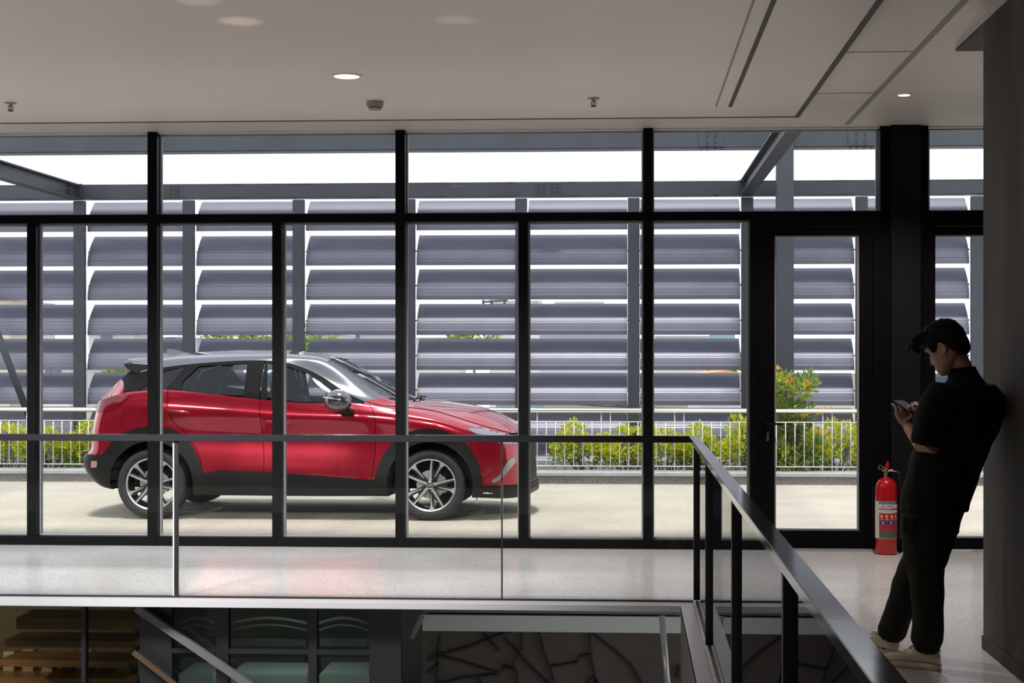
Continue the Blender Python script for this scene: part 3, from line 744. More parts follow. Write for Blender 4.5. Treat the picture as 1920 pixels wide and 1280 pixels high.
def grow(poly, e):
    n = len(poly); A = sum(poly[i-1][0]*poly[i][1]-poly[i][0]*poly[i-1][1] for i in range(n))
    s_ = 1 if A > 0 else -1; out = []
    for i in range(n):
        a, b, c = (Vector(poly[(i+k) % n]) for k in (-1,0,1))
        d1 = (b-a).normalized(); d2 = (c-b).normalized()
        n1 = Vector((d1.y,-d1.x))*s_; n2 = Vector((d2.y,-d2.x))*s_
        m = (n1+n2); k = e*2/max(.6, m.length_squared)
        out.append(tuple(b+m*k))
    return out
WR, WX, WZ = .33, 1.315, .332
AR = .402
arches = [[(sx*WX+AR*math.cos(t), WZ+AR*math.sin(t)) for t in [2*PI*k/44 for k in range(44)]] for sx in (-1,1)]
clad = [(-2.3,.60),(-1.87,.60),(-1.79,.605),(-1.735,.67),(-1.693,.735),(-1.63,.79),(-1.56,.823),(-1.45,.858),(-1.34,.874),(-1.22,.868),(-1.10,.842),(-1.02,.80),(-.955,.735),(-.905,.66),(-.869,.59),(-.835,.50),(-.814,.437),(-.72,.455),(-.63,.465),(-.45,.462),(-.238,.452),(.19,.424),(.50,.40),(.796,.378),(.81,.43),(.83,.492),(.874,.60),(.913,.66),(.963,.72),(1.03,.78),(1.112,.825),(1.21,.852),(1.316,.858),(1.43,.846),(1.539,.808),(1.62,.752),(1.683,.685),(1.74,.60),(1.773,.52),(1.80,.42),(1.806,.33),(2.0,.325),(2.4,.32),(2.4,-.2),(-2.3,-.2)]
rd = [(-1.17,1.30),(-1.155,1.06),(-1.10,.915),(-1.0,.83),(-.93,.735),(-.88,.66),(-.84,.56),(-.80,.30),(-.24,.30),(-.247,.60),(-.262,.80),(-.285,.98),(-.297,1.15),(-.297,1.30)]
fd = [(-.291,1.30),(-.291,1.15),(-.279,.98),(-.256,.80),(-.241,.60),(-.234,.30),(.76,.30),(.778,.45),(.80,.60),(.808,.80),(.80,.96),(.775,1.035),(.70,1.12),(.6,1.16)]
hlp = [(1.66,.862),(1.80,.852),(1.93,.828),(2.04,.80),(2.16,.782),(2.16,.70),(2.05,.705),(1.95,.722),(1.86,.745),(1.77,.79)]
tlp = [(-2.06,1.085),(-1.87,1.095),(-1.73,1.152),(-1.53,1.158),(-1.575,1.105),(-1.69,1.02),(-1.85,1.0),(-2.06,1.0)]
fog = [(2.085,.59),(2.10,.54),(1.99,.40),(1.905,.35),(1.885,.375),(1.96,.425),(2.035,.56)]
ref = [(-1.905,.545),(-1.84,.545),(-1.845,.485),(-1.91,.475)]
gr = [(2.185,.72),(2.4,.72),(2.4,.34),(2.185,.34)]
w1 = [(-1.05,1.203),(-1.05,1.295),(-.93,1.436),(-.462,1.458),(-.45,1.143)]
w0 = [(-1.44,1.212),(-1.26,1.385),(-1.075,1.435),(-1.06,1.43),(-1.20,1.212)]
w2 = [(-.269,1.455),(-.06,1.428),(.124,1.362),(.245,1.296),(.40,1.185),(.525,1.098),(-.224,1.118)]
for A_ in arches: cut(A_, (0,1))
cut(clad, (1,))
for p in (rd, fd): cut(p, (1,)); cut(grow(p, .006), (1,))
for p in (hlp, tlp, fog, ref, gr): cut(p, (1,))
cut([(1.0,1.3),(1.0,.2)], (1,), False) if False else None
for p in (w0, w1, w2): cut(p, (2,)); cut(grow(p, .016), (2,))
cut([(-.292,1.6),(-.292,1.0)], (2,), False); cut([(-.300,1.6),(-.300,1.0)], (2,), False)
parts = {}
rdg, fdg = grow(rd, .006), grow(fd, .006)
frames = [grow(p, .016) for p in (w0, w1, w2)]
for f in bm.faces:
    c = f.calc_center_median(); x, z, zo, kc = c.x, c.z, f[zl], f[kl]
    p = None
    if zo <= 1 and any((x-sx*WX)**2+(z-WZ)**2 < (AR-.001)**2 for sx in (-1,1)) and c.y < 0: continue
    if zo == 0: p = 'underbody'
    elif zo == 1:
        w_ = -c.y
        if inside(fog, x, z) and w_ > .3: p = 'fog_trim'
        elif inside(ref, x, z): p = 'reflector'
        elif inside(clad, x, z): p = 'cladding'
        elif inside(hlp, x, z): p = 'headlight'
        elif inside(tlp, x, z): p = 'tail_light'
        elif inside(gr, x, z) and w_ < .46: p = 'grille'
        elif inside(rd, x, z): p = 'rear_door'
        elif inside(fd, x, z): p = 'front_door'
        elif inside(rdg, x, z) or inside(fdg, x, z): continue
        else: p = 'body_shell'
    else:
        k = kc-100
        if k < 1:
            p = 'body_shell' if zo < 4 or k < .35 else 'rear_window'
        elif k < 2: p = 'rear_window' if zo == 4 else 'window_frame'
        elif k < 8:
            if zo == 2:
                if inside(w1, x, z) or inside(w2, x, z): p = 'side_window'
                elif inside(w0, x, z): p = 'quarter_window'
                elif -.300 < x < -.292: continue
                else: p = 'window_frame'
            elif k < 7 or zo == 3: p = 'roof'
            else: p = 'windscreen'
        elif k < 8.25 and zo == 4: p = 'cowl'
        elif zo >= 3: p = 'bonnet'
        else: p = 'body_shell'
    parts.setdefault(p, []).append(f)
pm = dict(underbody='liner', cladding='clad', headlight='hl', tail_light='tl', fog_trim='disc', reflector='reflector', grille='clad', rear_door='red', front_door='red', body_shell='red',
          rear_window='dglass', window_frame='bframe', side_window='cglass', quarter_window='dglass', roof='gblack', windscreen='wglass', cowl='clad', bonnet='red')
def half_mesh(name, faces, off=0.0, side=0):
    idx = {}; vs = []; ns = []; fs = []
    for f in faces:
        q = []
        for v in f.verts:
            if v not in idx:
                idx[v] = len(vs); n = Vector(v[nl]); n = n.normalized() if n.length else v.normal
                vs.append(v.co+n*off); ns.append(n)
            q.append(idx[v])
        fs.append(q)
    if name == 'cladding':       # inner lips of the wheel arches
        ec = {}
        for q in fs:
            for i in range(len(q)):
                e = tuple(sorted((q[i], q[i-1]))); ec[e] = ec.get(e, 0)+1
        for (a, b), c in list(ec.items()):
            if c != 1: continue
            ok = all(any(abs(math.hypot(vs[i].x-sx*WX, vs[i].z-WZ)-AR) < .02 for sx in (-1,1)) for i in (a, b))
            if ok:
                n0 = len(vs)
                for i in (b, a):
                    vs.append(Vector((vs[i].x, -.42, vs[i].z))); sx = 1 if vs[i].x > 0 else -1
                    ns.append(Vector((sx*WX-vs[i].x, 0, WZ-vs[i].z)).normalized())
                fs.append([a, b, n0, n0+1])
    out_v, out_n, out_f = [], [], []
    for s_ in ((1,-1) if side == 0 else (side,)):
        o = len(out_v)
        out_v += [(v.x, v.y*s_, v.z) for v in vs]; out_n += [(n.x, n.y*s_, n.z) for n in ns]
        out_f += [[i+o for i in (q if s_ > 0 else reversed(q))] for q in fs]
    me = bpy.data.meshes.new(name); me.from_pydata(out_v, [], out_f); me.update()
    for p in me.polygons: p.use_smooth = True
    me.normals_split_custom_set_from_vertices(out_n)
    return me
OFF = dict(cladding=.010, bonnet=.005, headlight=.003, tail_light=.004, side_window=-.008, quarter_window=-.004, fog_trim=.006, cowl=-.01, grille=-.004, window_frame=.001, reflector=.008, windscreen=-.003)
sided = ('headlight','tail_light','rear_door','front_door','fog_trim','reflector','side_window','quarter_window','window_frame')
carpart = {}
for name, fl in parts.items():
    nm = {'rear_door':'door','front_door':'door'}.get(name, name)
    if name == 'side_window':
        for w_ in (w1, w2):
            sub = [f for f in fl if inside(w_, f.calc_center_median().x, f.calc_center_median().z)]
            for s_ in (1,-1): cl_(link('side_window', half_mesh('side_window', sub, OFF[name], s_), M['cglass']))
        continue
    for s_ in ((1,-1) if name in sided else (0,)):
        o = cl_(link(nm, half_mesh(name, fl, OFF.get(name, 0), s_), M[pm[name]])); carpart[(name, s_)] = o
carpart[('roof',0)]['label'] = 'gloss black roof and windscreen pillars'
carpart[('cladding',0)]['label'] = 'black plastic sills, arches and bumper lowers'
# dark inner skin behind the panel gaps
for v in liner_src.verts: v.co -= Vector(v[liner_src.verts.layers.float_vector['nrm']])*.022
lz = liner_src.faces.layers.int['zone']; kz = liner_src.faces.layers.float['kc']
ll = bm.verts.layers
idx = {}; vs = []; fs = []
for f in liner_src.faces:
    c = f.calc_center_median()
    if f[lz] != 1 and not (f[kz] > 108.3) : continue
    if any((c.x-sx*WX)**2+(c.z-WZ)**2 < (AR+.05)**2 for sx in (-1,1)): continue
    for s_ in (1,-1):
        q = []
        for v in f.verts:
            if (v,s_) not in idx: idx[(v,s_)] = len(vs); vs.append((v.co.x, v.co.y*s_, v.co.z))
            q.append(idx[(v,s_)])
        fs.append(q)
me = bpy.data.meshes.new('inner_shell'); me.from_pydata(vs, [], fs); cl_(link('inner_shell', me, M['liner']))
bm.free(); liner_src.free()
def cb(mb, name, m, p=car, **k):
    return cl_(mb.build(name, M[m], **k), p)
m = MB(); m.box(-.95,.95,-.80,.80,.22,.30); m.box(-1.75,-1.65,-.55,.55,.3,.5); cb(B(-.88,.88,-.78,.78,.24,.34), 'floor_pan', 'liner')
cb(B(-1.9,1.95,-.42,.42,.26,.55), 'chassis', 'liner')
cb(B(.86,1.92,-.43,.43,.55,.88), 'engine_block', 'liner'); cb(B(-1.88,-.95,-.43,.43,.55,.98), 'boot_floor', 'liner')
# spoiler, fin, mirrors, handles
sp = MB()
rings = []
for t in np.linspace(-1, 1, 13):
    y = .60*t; x0_ = -1.66-.10*(1-t*t); dz = .045*(1-t*t)
    rings.append([(-1.40,y,1.452+.08*(1-abs(t)**3)),(x0_+.0,y,1.462+dz),(x0_-.012,y,1.452+dz),(x0_+.035,y,1.40+dz),(-1.50+.03*t*t,y*1.02,1.345+dz*.8)])
cb(sp.loft(rings), 'spoiler', 'gblack', smooth=True, auto=40)
fin = MB().loft([[(-1.42,-.028,1.545),(-1.16,-.003,1.558),(-1.16,.003,1.558),(-1.42,.028,1.545)],[(-1.43,-.018,1.575),(-1.28,-.003,1.575),(-1.28,.003,1.575),(-1.43,.018,1.575)],[(-1.44,-.006,1.605),(-1.36,-.002,1.60),(-1.36,.002,1.60),(-1.44,.006,1.605)]])
cb(fin, 'antenna_fin', 'gblack', smooth=True, auto=40)
def mirror(s_):
    rings = []
    for t, w_, h0, h1 in ((0,.05,1.10,1.13),(.06,.10,1.055,1.185),(.25,.155,1.03,1.215),(.5,.19,1.022,1.225),(.75,.185,1.03,1.215),(.93,.12,1.05,1.18),(1,.06,1.08,1.14)):
        x = .355+.25*t; ring = []
        for a in np.linspace(0, 2*PI, 17)[:-1]:
            ring.append((x-.0*math.cos(a), s_*(1.0+w_*.55*math.cos(a)), (h0+h1)/2+(h1-h0)/2*math.sin(a)))
        rings.append(ring)
    o = cb(MB().loft(rings), 'door_mirror', 'gblack', smooth=True, auto=60)
    cb(MB().loft([[(.50,s_*.86,.965),(.60,s_*.86,.97),(.61,s_*.86,1.03),(.52,s_*.86,1.04)],[(.50,s_*.95,.985),(.60,s_*.95,.985),(.60,s_*.95,1.045),(.48,s_*.95,1.05)],[(.48,s_*1.0,1.03),(.58,s_*1.0,1.03),(.58,s_*1.0,1.06),(.46,s_*1.0,1.06)]]), 'mirror_foot', 'clad', o, smooth=True)
    st_ = MB().tube([(.36,s_*1.085,1.155),(.46,s_*1.112,1.145),(.58,s_*1.075,1.13)], .006, 6); cb(st_, 'mirror_strip', 'chrome', o)
for s_ in (-1,1): mirror(s_)
def handle(x0_, x1_, z0_, z1_, s_, w_, door):
    pts = [(x0_+(x1_-x0_)*t, s_*(w_+.028*math.sin(PI*t)**.5), z0_+(z1_-z0_)*t) for t in np.linspace(0,1,9)]
    cb(MB().tube(pts, [.008]+[.014]*7+[.008], 8), 'door_handle', 'red', door, smooth=True)
    c = (x0_+x1_)/2+.02
    rr = [[(c+.085*r_*math.cos(a), s_*(w_-.002-.0*r_), (z0_+z1_)/2-.01+.042*r_*math.sin(a)) for a in np.linspace(0,2*PI,17)[:-1]] for r_ in (1,.5,.02)]
    cb(MB().loft(rr), 'handle_cup', 'red', door, smooth=True)
for s_ in (-1,1):
    handle(-1.17,-.94,1.028,1.002,s_,.872,carpart[('rear_door',-s_)]); handle(-.245,.02,.925,.895,s_,.862,carpart[('front_door',-s_)])
# front lip strip
cb(MB().tube([(1.81,-.85,.262),(1.95,-.78,.252),(2.08,-.64,.245),(2.20,-.42,.24),(2.265,0,.24),(2.20,.42,.24),(2.08,.64,.245),(1.95,.78,.252),(1.81,.85,.262)], .009, 6), 'lip_strip', 'chrome', smooth=True)
cb(MB().box(1.72,1.735,-.6,-.58,.14,.23), 'tow_hook', 'chrome')
# wipers on the cowl
cb(MB().tube([(1.10,-.42,1.105),(1.12,-.2,1.128),(1.10,.1,1.135)], .009, 6), 'wiper', 'clad'); cb(MB().tube([(1.12,.0,1.128),(1.12,.3,1.125),(1.02,.5,1.12)], .009, 6), 'wiper', 'clad')
# cabin
def rbox(x0,x1,y0,y1,z0,z1,bv=.03): return MB().box(x0,x1,y0,y1,z0,z1)
def seat(y, x, bench=False):
    hw = .6 if bench else .24
    s0 = cb(MB().box(x-.05,x+.48,y-hw,y+hw,.50,.68), 'seat', 'seat', bevel=.04, smooth=True)
    pts = [(x+.02,.62),(x-.10,.85),(x-.20,1.05),(x-.24,1.14)]
    r_ = [[(px-.06,y-hw*k,pz),(px+.06,y-hw*k,pz),(px+.06,y+hw*k,pz),(px-.06,y+hw*k,pz)] for (px,pz),k in zip(pts,(1,1,.95,.8))]
    cb(MB().loft(r_), 'backrest', 'seat', s0, bevel=.02, smooth=True)
    for yy in ((y-.35,y+.35) if bench else (y,)):
        cb(MB().box(x-.30,x-.20,yy-.13,yy+.13,1.15,1.31), 'headrest', 'seat', s0, bevel=.03, smooth=True)
        cb(MB().tube([(x-.25,yy-.05,1.1),(x-.25,yy-.05,1.2)], .006, 6), 'headrest_post', 'chrome', s0)
for y in (-.38,.38): seat(y, .02)
seat(0, -.80, True)
cb(MB().loft([[(.52,y,.75),(.62,y,1.04),(.78,y,1.07),(1.02,y,1.04),(1.02,y,.75)] for y in (-.72,.72)]), 'dashboard', 'trimin', bevel=.02)
sw = MB(); C_ = Vector((.44,.38,1.0))
sw.tube([C_+Vector((.06*math.sin(a)*.9, .18*math.cos(a), .17*math.sin(a))) for a in np.linspace(0,2*PI,25)], .014, 8)
cb(sw, 'steering_wheel', 'clad', smooth=True)
for s_ in (-1,1): cb(MB().bar((-.20,s_*.62,1.38),(-.10,s_*.64,.75), .045, .006, (0,1,0)), 'seat_belt', 'belt')
cb(MB().box(.33,.36,-.10,.10,1.36,1.42), 'rear_view_mirror', 'clad', bevel=.008)
# wheels
def wheel(x, s_):
    Wm = Matrix.Translation((x, s_*.772, WZ)) @ Matrix.Rotation(0 if s_ < 0 else PI, 4, 'Z')
    def put(mb, nm, m_, p, **k):
        o = mb.build(nm, M[m_], **k); o.data.transform(Wm); return cl_(o, p)
    prof = [(.238,-.085),(.252,-.104),(.285,-.110),(.312,-.102),(.326,-.086),(.33,-.06),(.33,.06),(.326,.086),(.312,.1),(.285,.11),(.252,.104),(.238,.085),(.238,-.085)]
    def ringlathe(pr, seg=64):
        mb = MB(); rings = [[(math.cos(2*PI*k/seg)*r_, y_, math.sin(2*PI*k/seg)*r_) for k in range(seg)] for r_, y_ in pr]
        return mb.loft(rings, cap=False)
    tyre = put(ringlathe(prof), 'wheel', 'tyre', car, smooth=True, auto=50)
    gro = MB()
    for y_ in (-.045,0,.045): gro.v, gro.f = gro.v, gro.f; gro.loft([[(math.cos(2*PI*k/48)*r_, y_+dy, math.sin(2*PI*k/48)*r_) for k in range(48)] for r_, dy in ((.3305,-.004),(.3312,0),(.3305,.004))], cap=False)
    put(gro, 'tread_groove', 'liner', tyre)
    put(ringlathe([(.25,-.086),(.252,-.092),(.242,-.094),(.232,-.088),(.228,-.075)]), 'rim_lip', 'alloy', tyre, smooth=True)
    put(ringlathe([(.228,-.078),(.222,-.06),(.215,.06),(.232,.09)]), 'rim_barrel', 'alloyb', tyre, smooth=True)
    def rad(ang, prof_, y0, y1):
        a = math.radians(90-ang); d = Vector((math.cos(a),0,math.sin(a))); n = Vector((-d.z,0,d.x))
        L_ = [d*r_+n*w_/2 for r_, w_ in prof_]; R2 = [d*r_-n*w_/2 for r_, w_ in prof_]
        poly = L_+R2[::-1]
        return [(p.x, p.z) for p in poly], y0, y1
    sil, blk = MB(), MB()
    for g in range(5):
        A_ = 4+72*g; B_ = A_+27
        p, a, b = rad(A_, [(.03,.026),(.10,.022),(.225,.013),(.236,.03)], -.092, -.078); sil.prism(p, 1, a, b)
        p, a, b = rad(B_, [(.085,.006),(.18,.014),(.205,.024),(.238,.072)], -.092, -.078); sil.prism(p, 1, a, b)
        p, a, b = rad(A_+2, [(.02,.04),(.13,.036),(.235,.03)], -.078, -.03); blk.prism(p, 1, a, b)
        p, a, b = rad(B_-2, [(.02,.04),(.13,.036),(.235,.05)], -.078, -.03); blk.prism(p, 1, a, b)
        p, a, b = rad(A_+13.5, [(.03,.03),(.10,.04),(.14,.012)], -.074, -.035); blk.prism(p, 1, a, b)
    put(sil, 'spoke_faces', 'alloy', tyre); put(blk, 'spokes', 'alloyb', tyre)
    put(MB().lathe([(.032,-.07),(.036,-.094),(.034,-.098),(.01,-.099)], axis=1, seg=32), 'hub_cap', 'alloyb', tyre, smooth=True, auto=40)
    put(ringlathe([(.034,-.097),(.032,-.101),(.0295,-.097)], 32), 'cap_ring', 'alloy', tyre, smooth=True)
    em = MB(); ov = [(.021*math.cos(a), -.100, .015*math.sin(a)) for a in np.linspace(0,2*PI,25)]; em.tube(ov, .0018, 6)
    em.tube([(-.020,-.1,.004),(-.010,-.1,.007),(0,-.1,-.003),(.010,-.1,.007),(.020,-.1,.004)], .0022, 6)
    put(em, 'emblem', 'alloy', tyre)
    for g in range(5):
        a = math.radians(90-(17+72*g)); lb = MB().lathe([(.008,-.07),(.008,-.086),(.004,-.088)], (.057*math.cos(a),0,.057*math.sin(a)), axis=1, seg=8)
        put(lb, 'wheel_nut', 'chrome', tyre)
    put(MB().lathe([(.05,-.02),(.135,-.018),(.135,.0),(.05,.0)], axis=1, seg=32), 'brake_disc', 'disc', tyre)
    ca = MB().loft([[(math.cos(t)*r_, y_, math.sin(t)*r_) for r_, y_ in ((.10,-.03),(.15,-.03),(.15,.02),(.10,.02))] for t in np.linspace(-.55,.55,7)])
    put(ca, 'brake_caliper', 'disc', tyre)
for x in (-WX, WX):
    for s_ in (-1,1): wheel(x, s_)
# ------------------------------------------------------------------ fire extinguisher
M['exred'] = mat('extinguisher_red', (.50,.008,.010), .22, coat=.6)
M['brass'] = mat('brass', (.55,.38,.12), .3, metal=.9)
M['lwhite'] = mat('label_white', (.78,.76,.74), .5); M['lblue'] = mat('label_blue', (.03,.05,.25), .5)
M['lred'] = mat('label_red', (.5,.02,.03), .5); M['lgold'] = mat('label_gold', (.5,.36,.12), .5); M['lgrey'] = mat('label_olive', (.10,.10,.085), .5)
M['ink'] = mat('label_ink', (.03,.03,.04), .6)
ex, ey, er = 2.0, 11.72, .084
ext = empty('fire_extinguisher', (ex, ey, 0), 'red fire extinguisher with a printed label, standing on the floor at the dark pilaster', 'fire extinguisher')
bd = MB().lathe([(.06,.0),(.074,.004),(.082,.02),(er,.04),(er,.50),(.081,.53),(.072,.556),(.056,.577),(.034,.590),(.018,.597)], (ex,ey,0), seg=96).build('cylinder_body', M['exred'], ext, True, auto=50)
MB().lathe([(.017,.59),(.017,.618),(.021,.62),(.021,.63),(.013,.634)], (ex,ey,0), seg=16).build('neck_collar', M['chrome'], ext, True, auto=40)
m = MB().lathe([(.014,.63),(.014,.66),(.01,.668)], (ex,ey,0), seg=12); m.tube([(ex-.03,ey,.646),(ex+.03,ey,.646)], .009, 10); m.build('valve', M['brass'], ext, True, auto=40)
m = MB().loft([[(ex-.012,ey-.012,.662),(ex+.016,ey-.012,.662),(ex+.016,ey+.012,.662),(ex-.012,ey+.012,.662)],[(ex-.006,ey-.012,.69),(ex+.022,ey-.012,.69),(ex+.022,ey+.012,.69),(ex-.006,ey+.012,.69)],[(ex+.004,ey-.01,.718),(ex+.018,ey-.01,.718),(ex+.018,ey+.01,.718),(ex+.004,ey+.01,.718)]])
m.build('squeeze_lever', M['exred'], ext, bevel=.002)
m = MB().tube([(ex-.045+.016*math.cos(a), ey-.015, .672+.016*math.sin(a)) for a in np.linspace(0,2*PI,17)], .0028, 6); m.tube([(ex-.029,ey-.015,.672),(ex+.01,ey-.01,.67)], .0025, 6)
m.build('safety_pin', M['chrome'], ext, True)
MB().tube([(ex+.015,ey,.648),(ex+.05,ey,.648),(ex+.08,ey,.643)], [.013,.011,.011], 10).build('hose_coupling', M['chrome'], ext, True)
MB().tube([(ex+.08,ey,.643),(ex+.105,ey,.62),(ex+.11,ey,.5),(ex+.105,ey,.25),(ex+.104,ey,.12)], [.012,.012,.012,.012,.016], 10).build('hose', M['black'], ext, True)
def strip(a0, a1, z0, z1, r_, m_, name, parent):
    mb = MB(); n = max(6, int((a1-a0)/3))
    for j, z in enumerate((z0, z1)):
        for i in range(n+1):
            t = math.radians(a0+(a1-a0)*i/n); mb.v.append((ex+math.sin(t)*r_, ey-math.cos(t)*r_, z))
    mb.f = [(i, i+1, n+2+i, n+1+i) for i in range(n)]
    return mb.build(name, M[m_], parent)
lab = strip(-100, 75, .125, .415, er+.0006, 'lwhite', 'label', ext)
for a0, a1, z0, z1, mm, nm in ((-48,72,.393,.413,'lblue','blue_band'),(-48,72,.350,.361,'lred','red_band'),(-48,72,.322,.328,'lgold','gold_line'),(-48,72,.264,.322,'lred','pictogram_band'),(-48,72,.236,.263,'lblue','blue_band'),
                       (-48,72,.191,.235,'lred','red_band'),(-48,72,.131,.190,'lgrey','instruction_band'),(-100,75,.125,.129,'lgold','gold_line')):
    strip(a0, a1, z0, z1, er+.0012, mm, nm, lab)
def wrap_text(s_, size, ang, z, m_, name, parent, spread=1.0):
    cu = bpy.data.curves.new(name, 'FONT'); cu.body = s_; cu.size = size; cu.align_x = 'LEFT'
    o = bpy.data.objects.new(name, cu); COL.objects.link(o)
    me = bpy.data.meshes.new_from_object(o.evaluated_get(bpy.context.evaluated_depsgraph_get()))
    bpy.data.objects.remove(o); bpy.data.curves.remove(cu)
    r_ = er+.0019
    for v in me.vertices:
        t = math.radians(ang)+v.co.x*spread/r_; v.co = (ex+math.sin(t)*r_, ey-math.cos(t)*r_, z+v.co.y)
    return link(name, me, M[m_], parent)
wrap_text('BỘ QUỐC PHÒNG', .018, -38, .397, 'lwhite', 'lettering', lab, .85)
wrap_text('SOMMEC', .020, -16, .370, 'ink', 'lettering', lab, .9)
g = MB(); n = 16
for i in range(8):
    t = math.radians(-27); a = i*PI/4
    c = Vector((ex+math.sin(t)*(er+.002), ey-math.cos(t)*(er+.002), .376)); tx = Vector((math.cos(t), math.sin(t), 0))
    g.bar(c+tx*.006*math.cos(a)+Vector((0,0,.006*math.sin(a))), c+tx*.011*math.cos(a)+Vector((0,0,.011*math.sin(a))), .003, .003, (0,1,.1))
g.build('gear_mark', M['ink'], lab)
wrap_text('BÌNH CHỮA CHÁY', .010, -38, .3525, 'lwhite', 'lettering', lab, .9)
wrap_text('BỘT CHỮA CHÁY ABC', .010, -34, .337, 'ink', 'lettering', lab, .9)
for i, a in enumerate((-40,-13,14,41)):
    strip(a, a+10, .296, .309, er+.0019, 'lwhite', 'pictogram', lab); strip(a+4, a+13, .288, .298, er+.0021, 'lwhite', 'pictogram', lab); strip(a+2, a+13, .273, .279, er+.0019, 'lwhite', 'pictogram', lab)
for a in (-30,12,48): strip(a, a+8, .242, .256, er+.0019, 'lwhite', 'pictogram', lab)
for k in range(5): strip(-42, 66, .139+.010*k, .1415+.010*k, er+.0019, 'gap', 'text_line', lab)
# ------------------------------------------------------------------ the person
M['skin'] = mat('skin', (.47,.28,.19), .45, spec=.4)
M['shirt'] = mat('black_cotton', (.008,.008,.009), .85, spec=.2, bump=.2, bscale=30)
M['trousers'] = mat('dark_olive_cotton', (.018,.019,.014), .85, spec=.2, bump=.3, bscale=25)
M['hair'] = mat('black_hair', (.005,.004,.004), .7, spec=.2, bump=.5, bscale=70)
M['cream'] = mat('cream_leather', (.80,.72,.57), .5); M['sole'] = mat('cream_rubber', (.74,.67,.54), .6)
M['lace'] = mat('lace', (.5,.46,.38), .8)
def V(u, v, Y): return at(u, v, Y)
def organic(mb, name, m_, parent, voxel=.008, it=4, noise_amp=0, nscale=9, fac=.5):
    o = mb.build(name, None)
    md = o.modifiers.new('r', 'REMESH'); md.mode = 'VOXEL'; md.voxel_size = voxel; md.use_smooth_shade = True
    sm = o.modifiers.new('s', 'SMOOTH'); sm.iterations = it; sm.factor = fac
    me = bpy.data.meshes.new_from_object(o.evaluated_get(bpy.context.evaluated_depsgraph_get()))
    old = o.data; o.modifiers.clear(); o.data = me; bpy.data.meshes.remove(old); me.name = name
    if noise_amp:
        co = [(v, v.normal.copy()) for v in me.vertices]
        for v, n in co:
            p = v.co; q = Vector((p.x*nscale, p.y*nscale, p.z*nscale*.55+p.x*2))
            v.co = p+n*noise_amp*(noise.noise(q)+.5*noise.noise(q*2.3))
    me.materials.clear(); me.materials.append(M[m_])
    for p in me.polygons: p.use_smooth = True
    par(o, parent)
    return o
px_, py_ = 1.47, 7.5
pers = empty('person', (px_, py_, 0), 'person in black t-shirt and dark trousers leaning on the column, looking at a phone', 'person')
Fd = Vector((-.84,.54,0)).normalized(); Ld = Vector((-Fd.y, Fd.x, 0))
def ering(c, a, b, tilt=0.0, n=20, p=2.3, fd=None, drop=0):
    f = fd or Fd; l = Vector((-f.y, f.x, 0)); ring = []
    for k in range(n):
        t = 2*PI*k/n; ct, st_ = math.cos(t), math.sin(t)
        e = 2/p; x = math.copysign(abs(ct)**e, ct)*a; y = math.copysign(abs(st_)**e, st_)*b
        ring.append(c+l*x+f*y+Vector((0,0,tilt*y+drop*x)))
    return ring
# --- body underneath (one continuous skin)
body = MB()
body.loft([ering(V(1748,975,7.5),.13,.10), ering(V(1752,930,7.5),.145,.11), ering(V(1768,850,7.48),.125,.09), ering(V(1790,780,7.47),.15,.10), ering(V(1806,735,7.46),.16,.085), ering(V(1808,712,7.46),.09,.065), ering(V(1802,692,7.45),.058,.060), ering(V(1792,668,7.45),.055,.058), ering(V(1786,648,7.45),.045,.05)])
def limb(pts, rs, n=14): body.tube(pts, rs, n)
limb([V(1742,940,7.42),V(1740,1010,7.40),V(1737,1085,7.375),V(1742,1150,7.39),V(1741,1212,7.44),V(1739,1236,7.455)], [.08,.075,.055,.05,.030,.022])
limb([V(1762,945,7.58),V(1735,1015,7.61),V(1708,1085,7.64),V(1688,1140,7.70),V(1665,1192,7.778),V(1661,1214,7.79)], [.08,.075,.055,.05,.030,.022])
WL, EL, SL = V(1703,800,7.43), V(1741,846,7.25), V(1770,748,7.29)
limb([SL,(SL+EL)/2,EL+Vector((.004,0,.012)),EL*.72+WL*.28,EL*.3+WL*.7,WL], [.052,.046,.043,.044,.034,.027])
WRt, ER_, SR = V(1728,765,7.60), V(1780,842,7.74), V(1845,748,7.60)
limb([SR,(SR+ER_)/2,ER_,ER_*.7+WRt*.3,ER_*.3+WRt*.7,WRt], [.05,.045,.041,.043,.034,.026])
# phone frame of reference
pA, pB, pC = V(1673.5,751,7.52), V(1698,767.5,7.43), V(1692,748.5,7.58)
e1 = (pB-pA).normalized(); e2 = (pC-pA); e2 = (e2-e1*e2.dot(e1)).normalized(); e3 = e1.cross(e2)
if e3.z < 0: e3 = -e3
PLn, PWd = .148, .072
pcen = pA+e1*PLn/2+e2*PWd/2
# left hand (near): palm along the near edge of the phone, fingers underneath, thumb on top
def hand(W, K, across, fingers, thumb, palm_n):
    k = K; a = across.normalized()
    n_ = (k-W).cross(a).normalized()
    body.loft([[W+a*x*.8+n_*z for x, z in ((-.027,-.012),(.027,-.012),(.03,.0),(.027,.014),(-.027,.014),(-.03,0))],
               [W*.5+k*.5+a*x+n_*z for x, z in ((-.036,-.013),(.036,-.013),(.04,.0),(.036,.015),(-.036,.015),(-.04,0))],
               [k+a*x+n_*z for x, z in ((-.038,-.010),(.038,-.010),(.041,.0),(.038,.011),(-.038,.011),(-.041,0))]])
    for (x, path, r0) in fingers:
        p0 = k+a*x-(k-W).normalized()*.02
        body.tube([p0]+path, [r0]+[r0*.97, r0*.88, r0*.72][:len(path)], 8)
    body.tube(thumb, [.013,.0125,.0105,.0085][:len(thumb)], 8)
KL = V(1690,773,7.46)
acr = (e2*.9+e1*.15).normalized()
und = -e3*.017
fl = []
c0 = pA+und
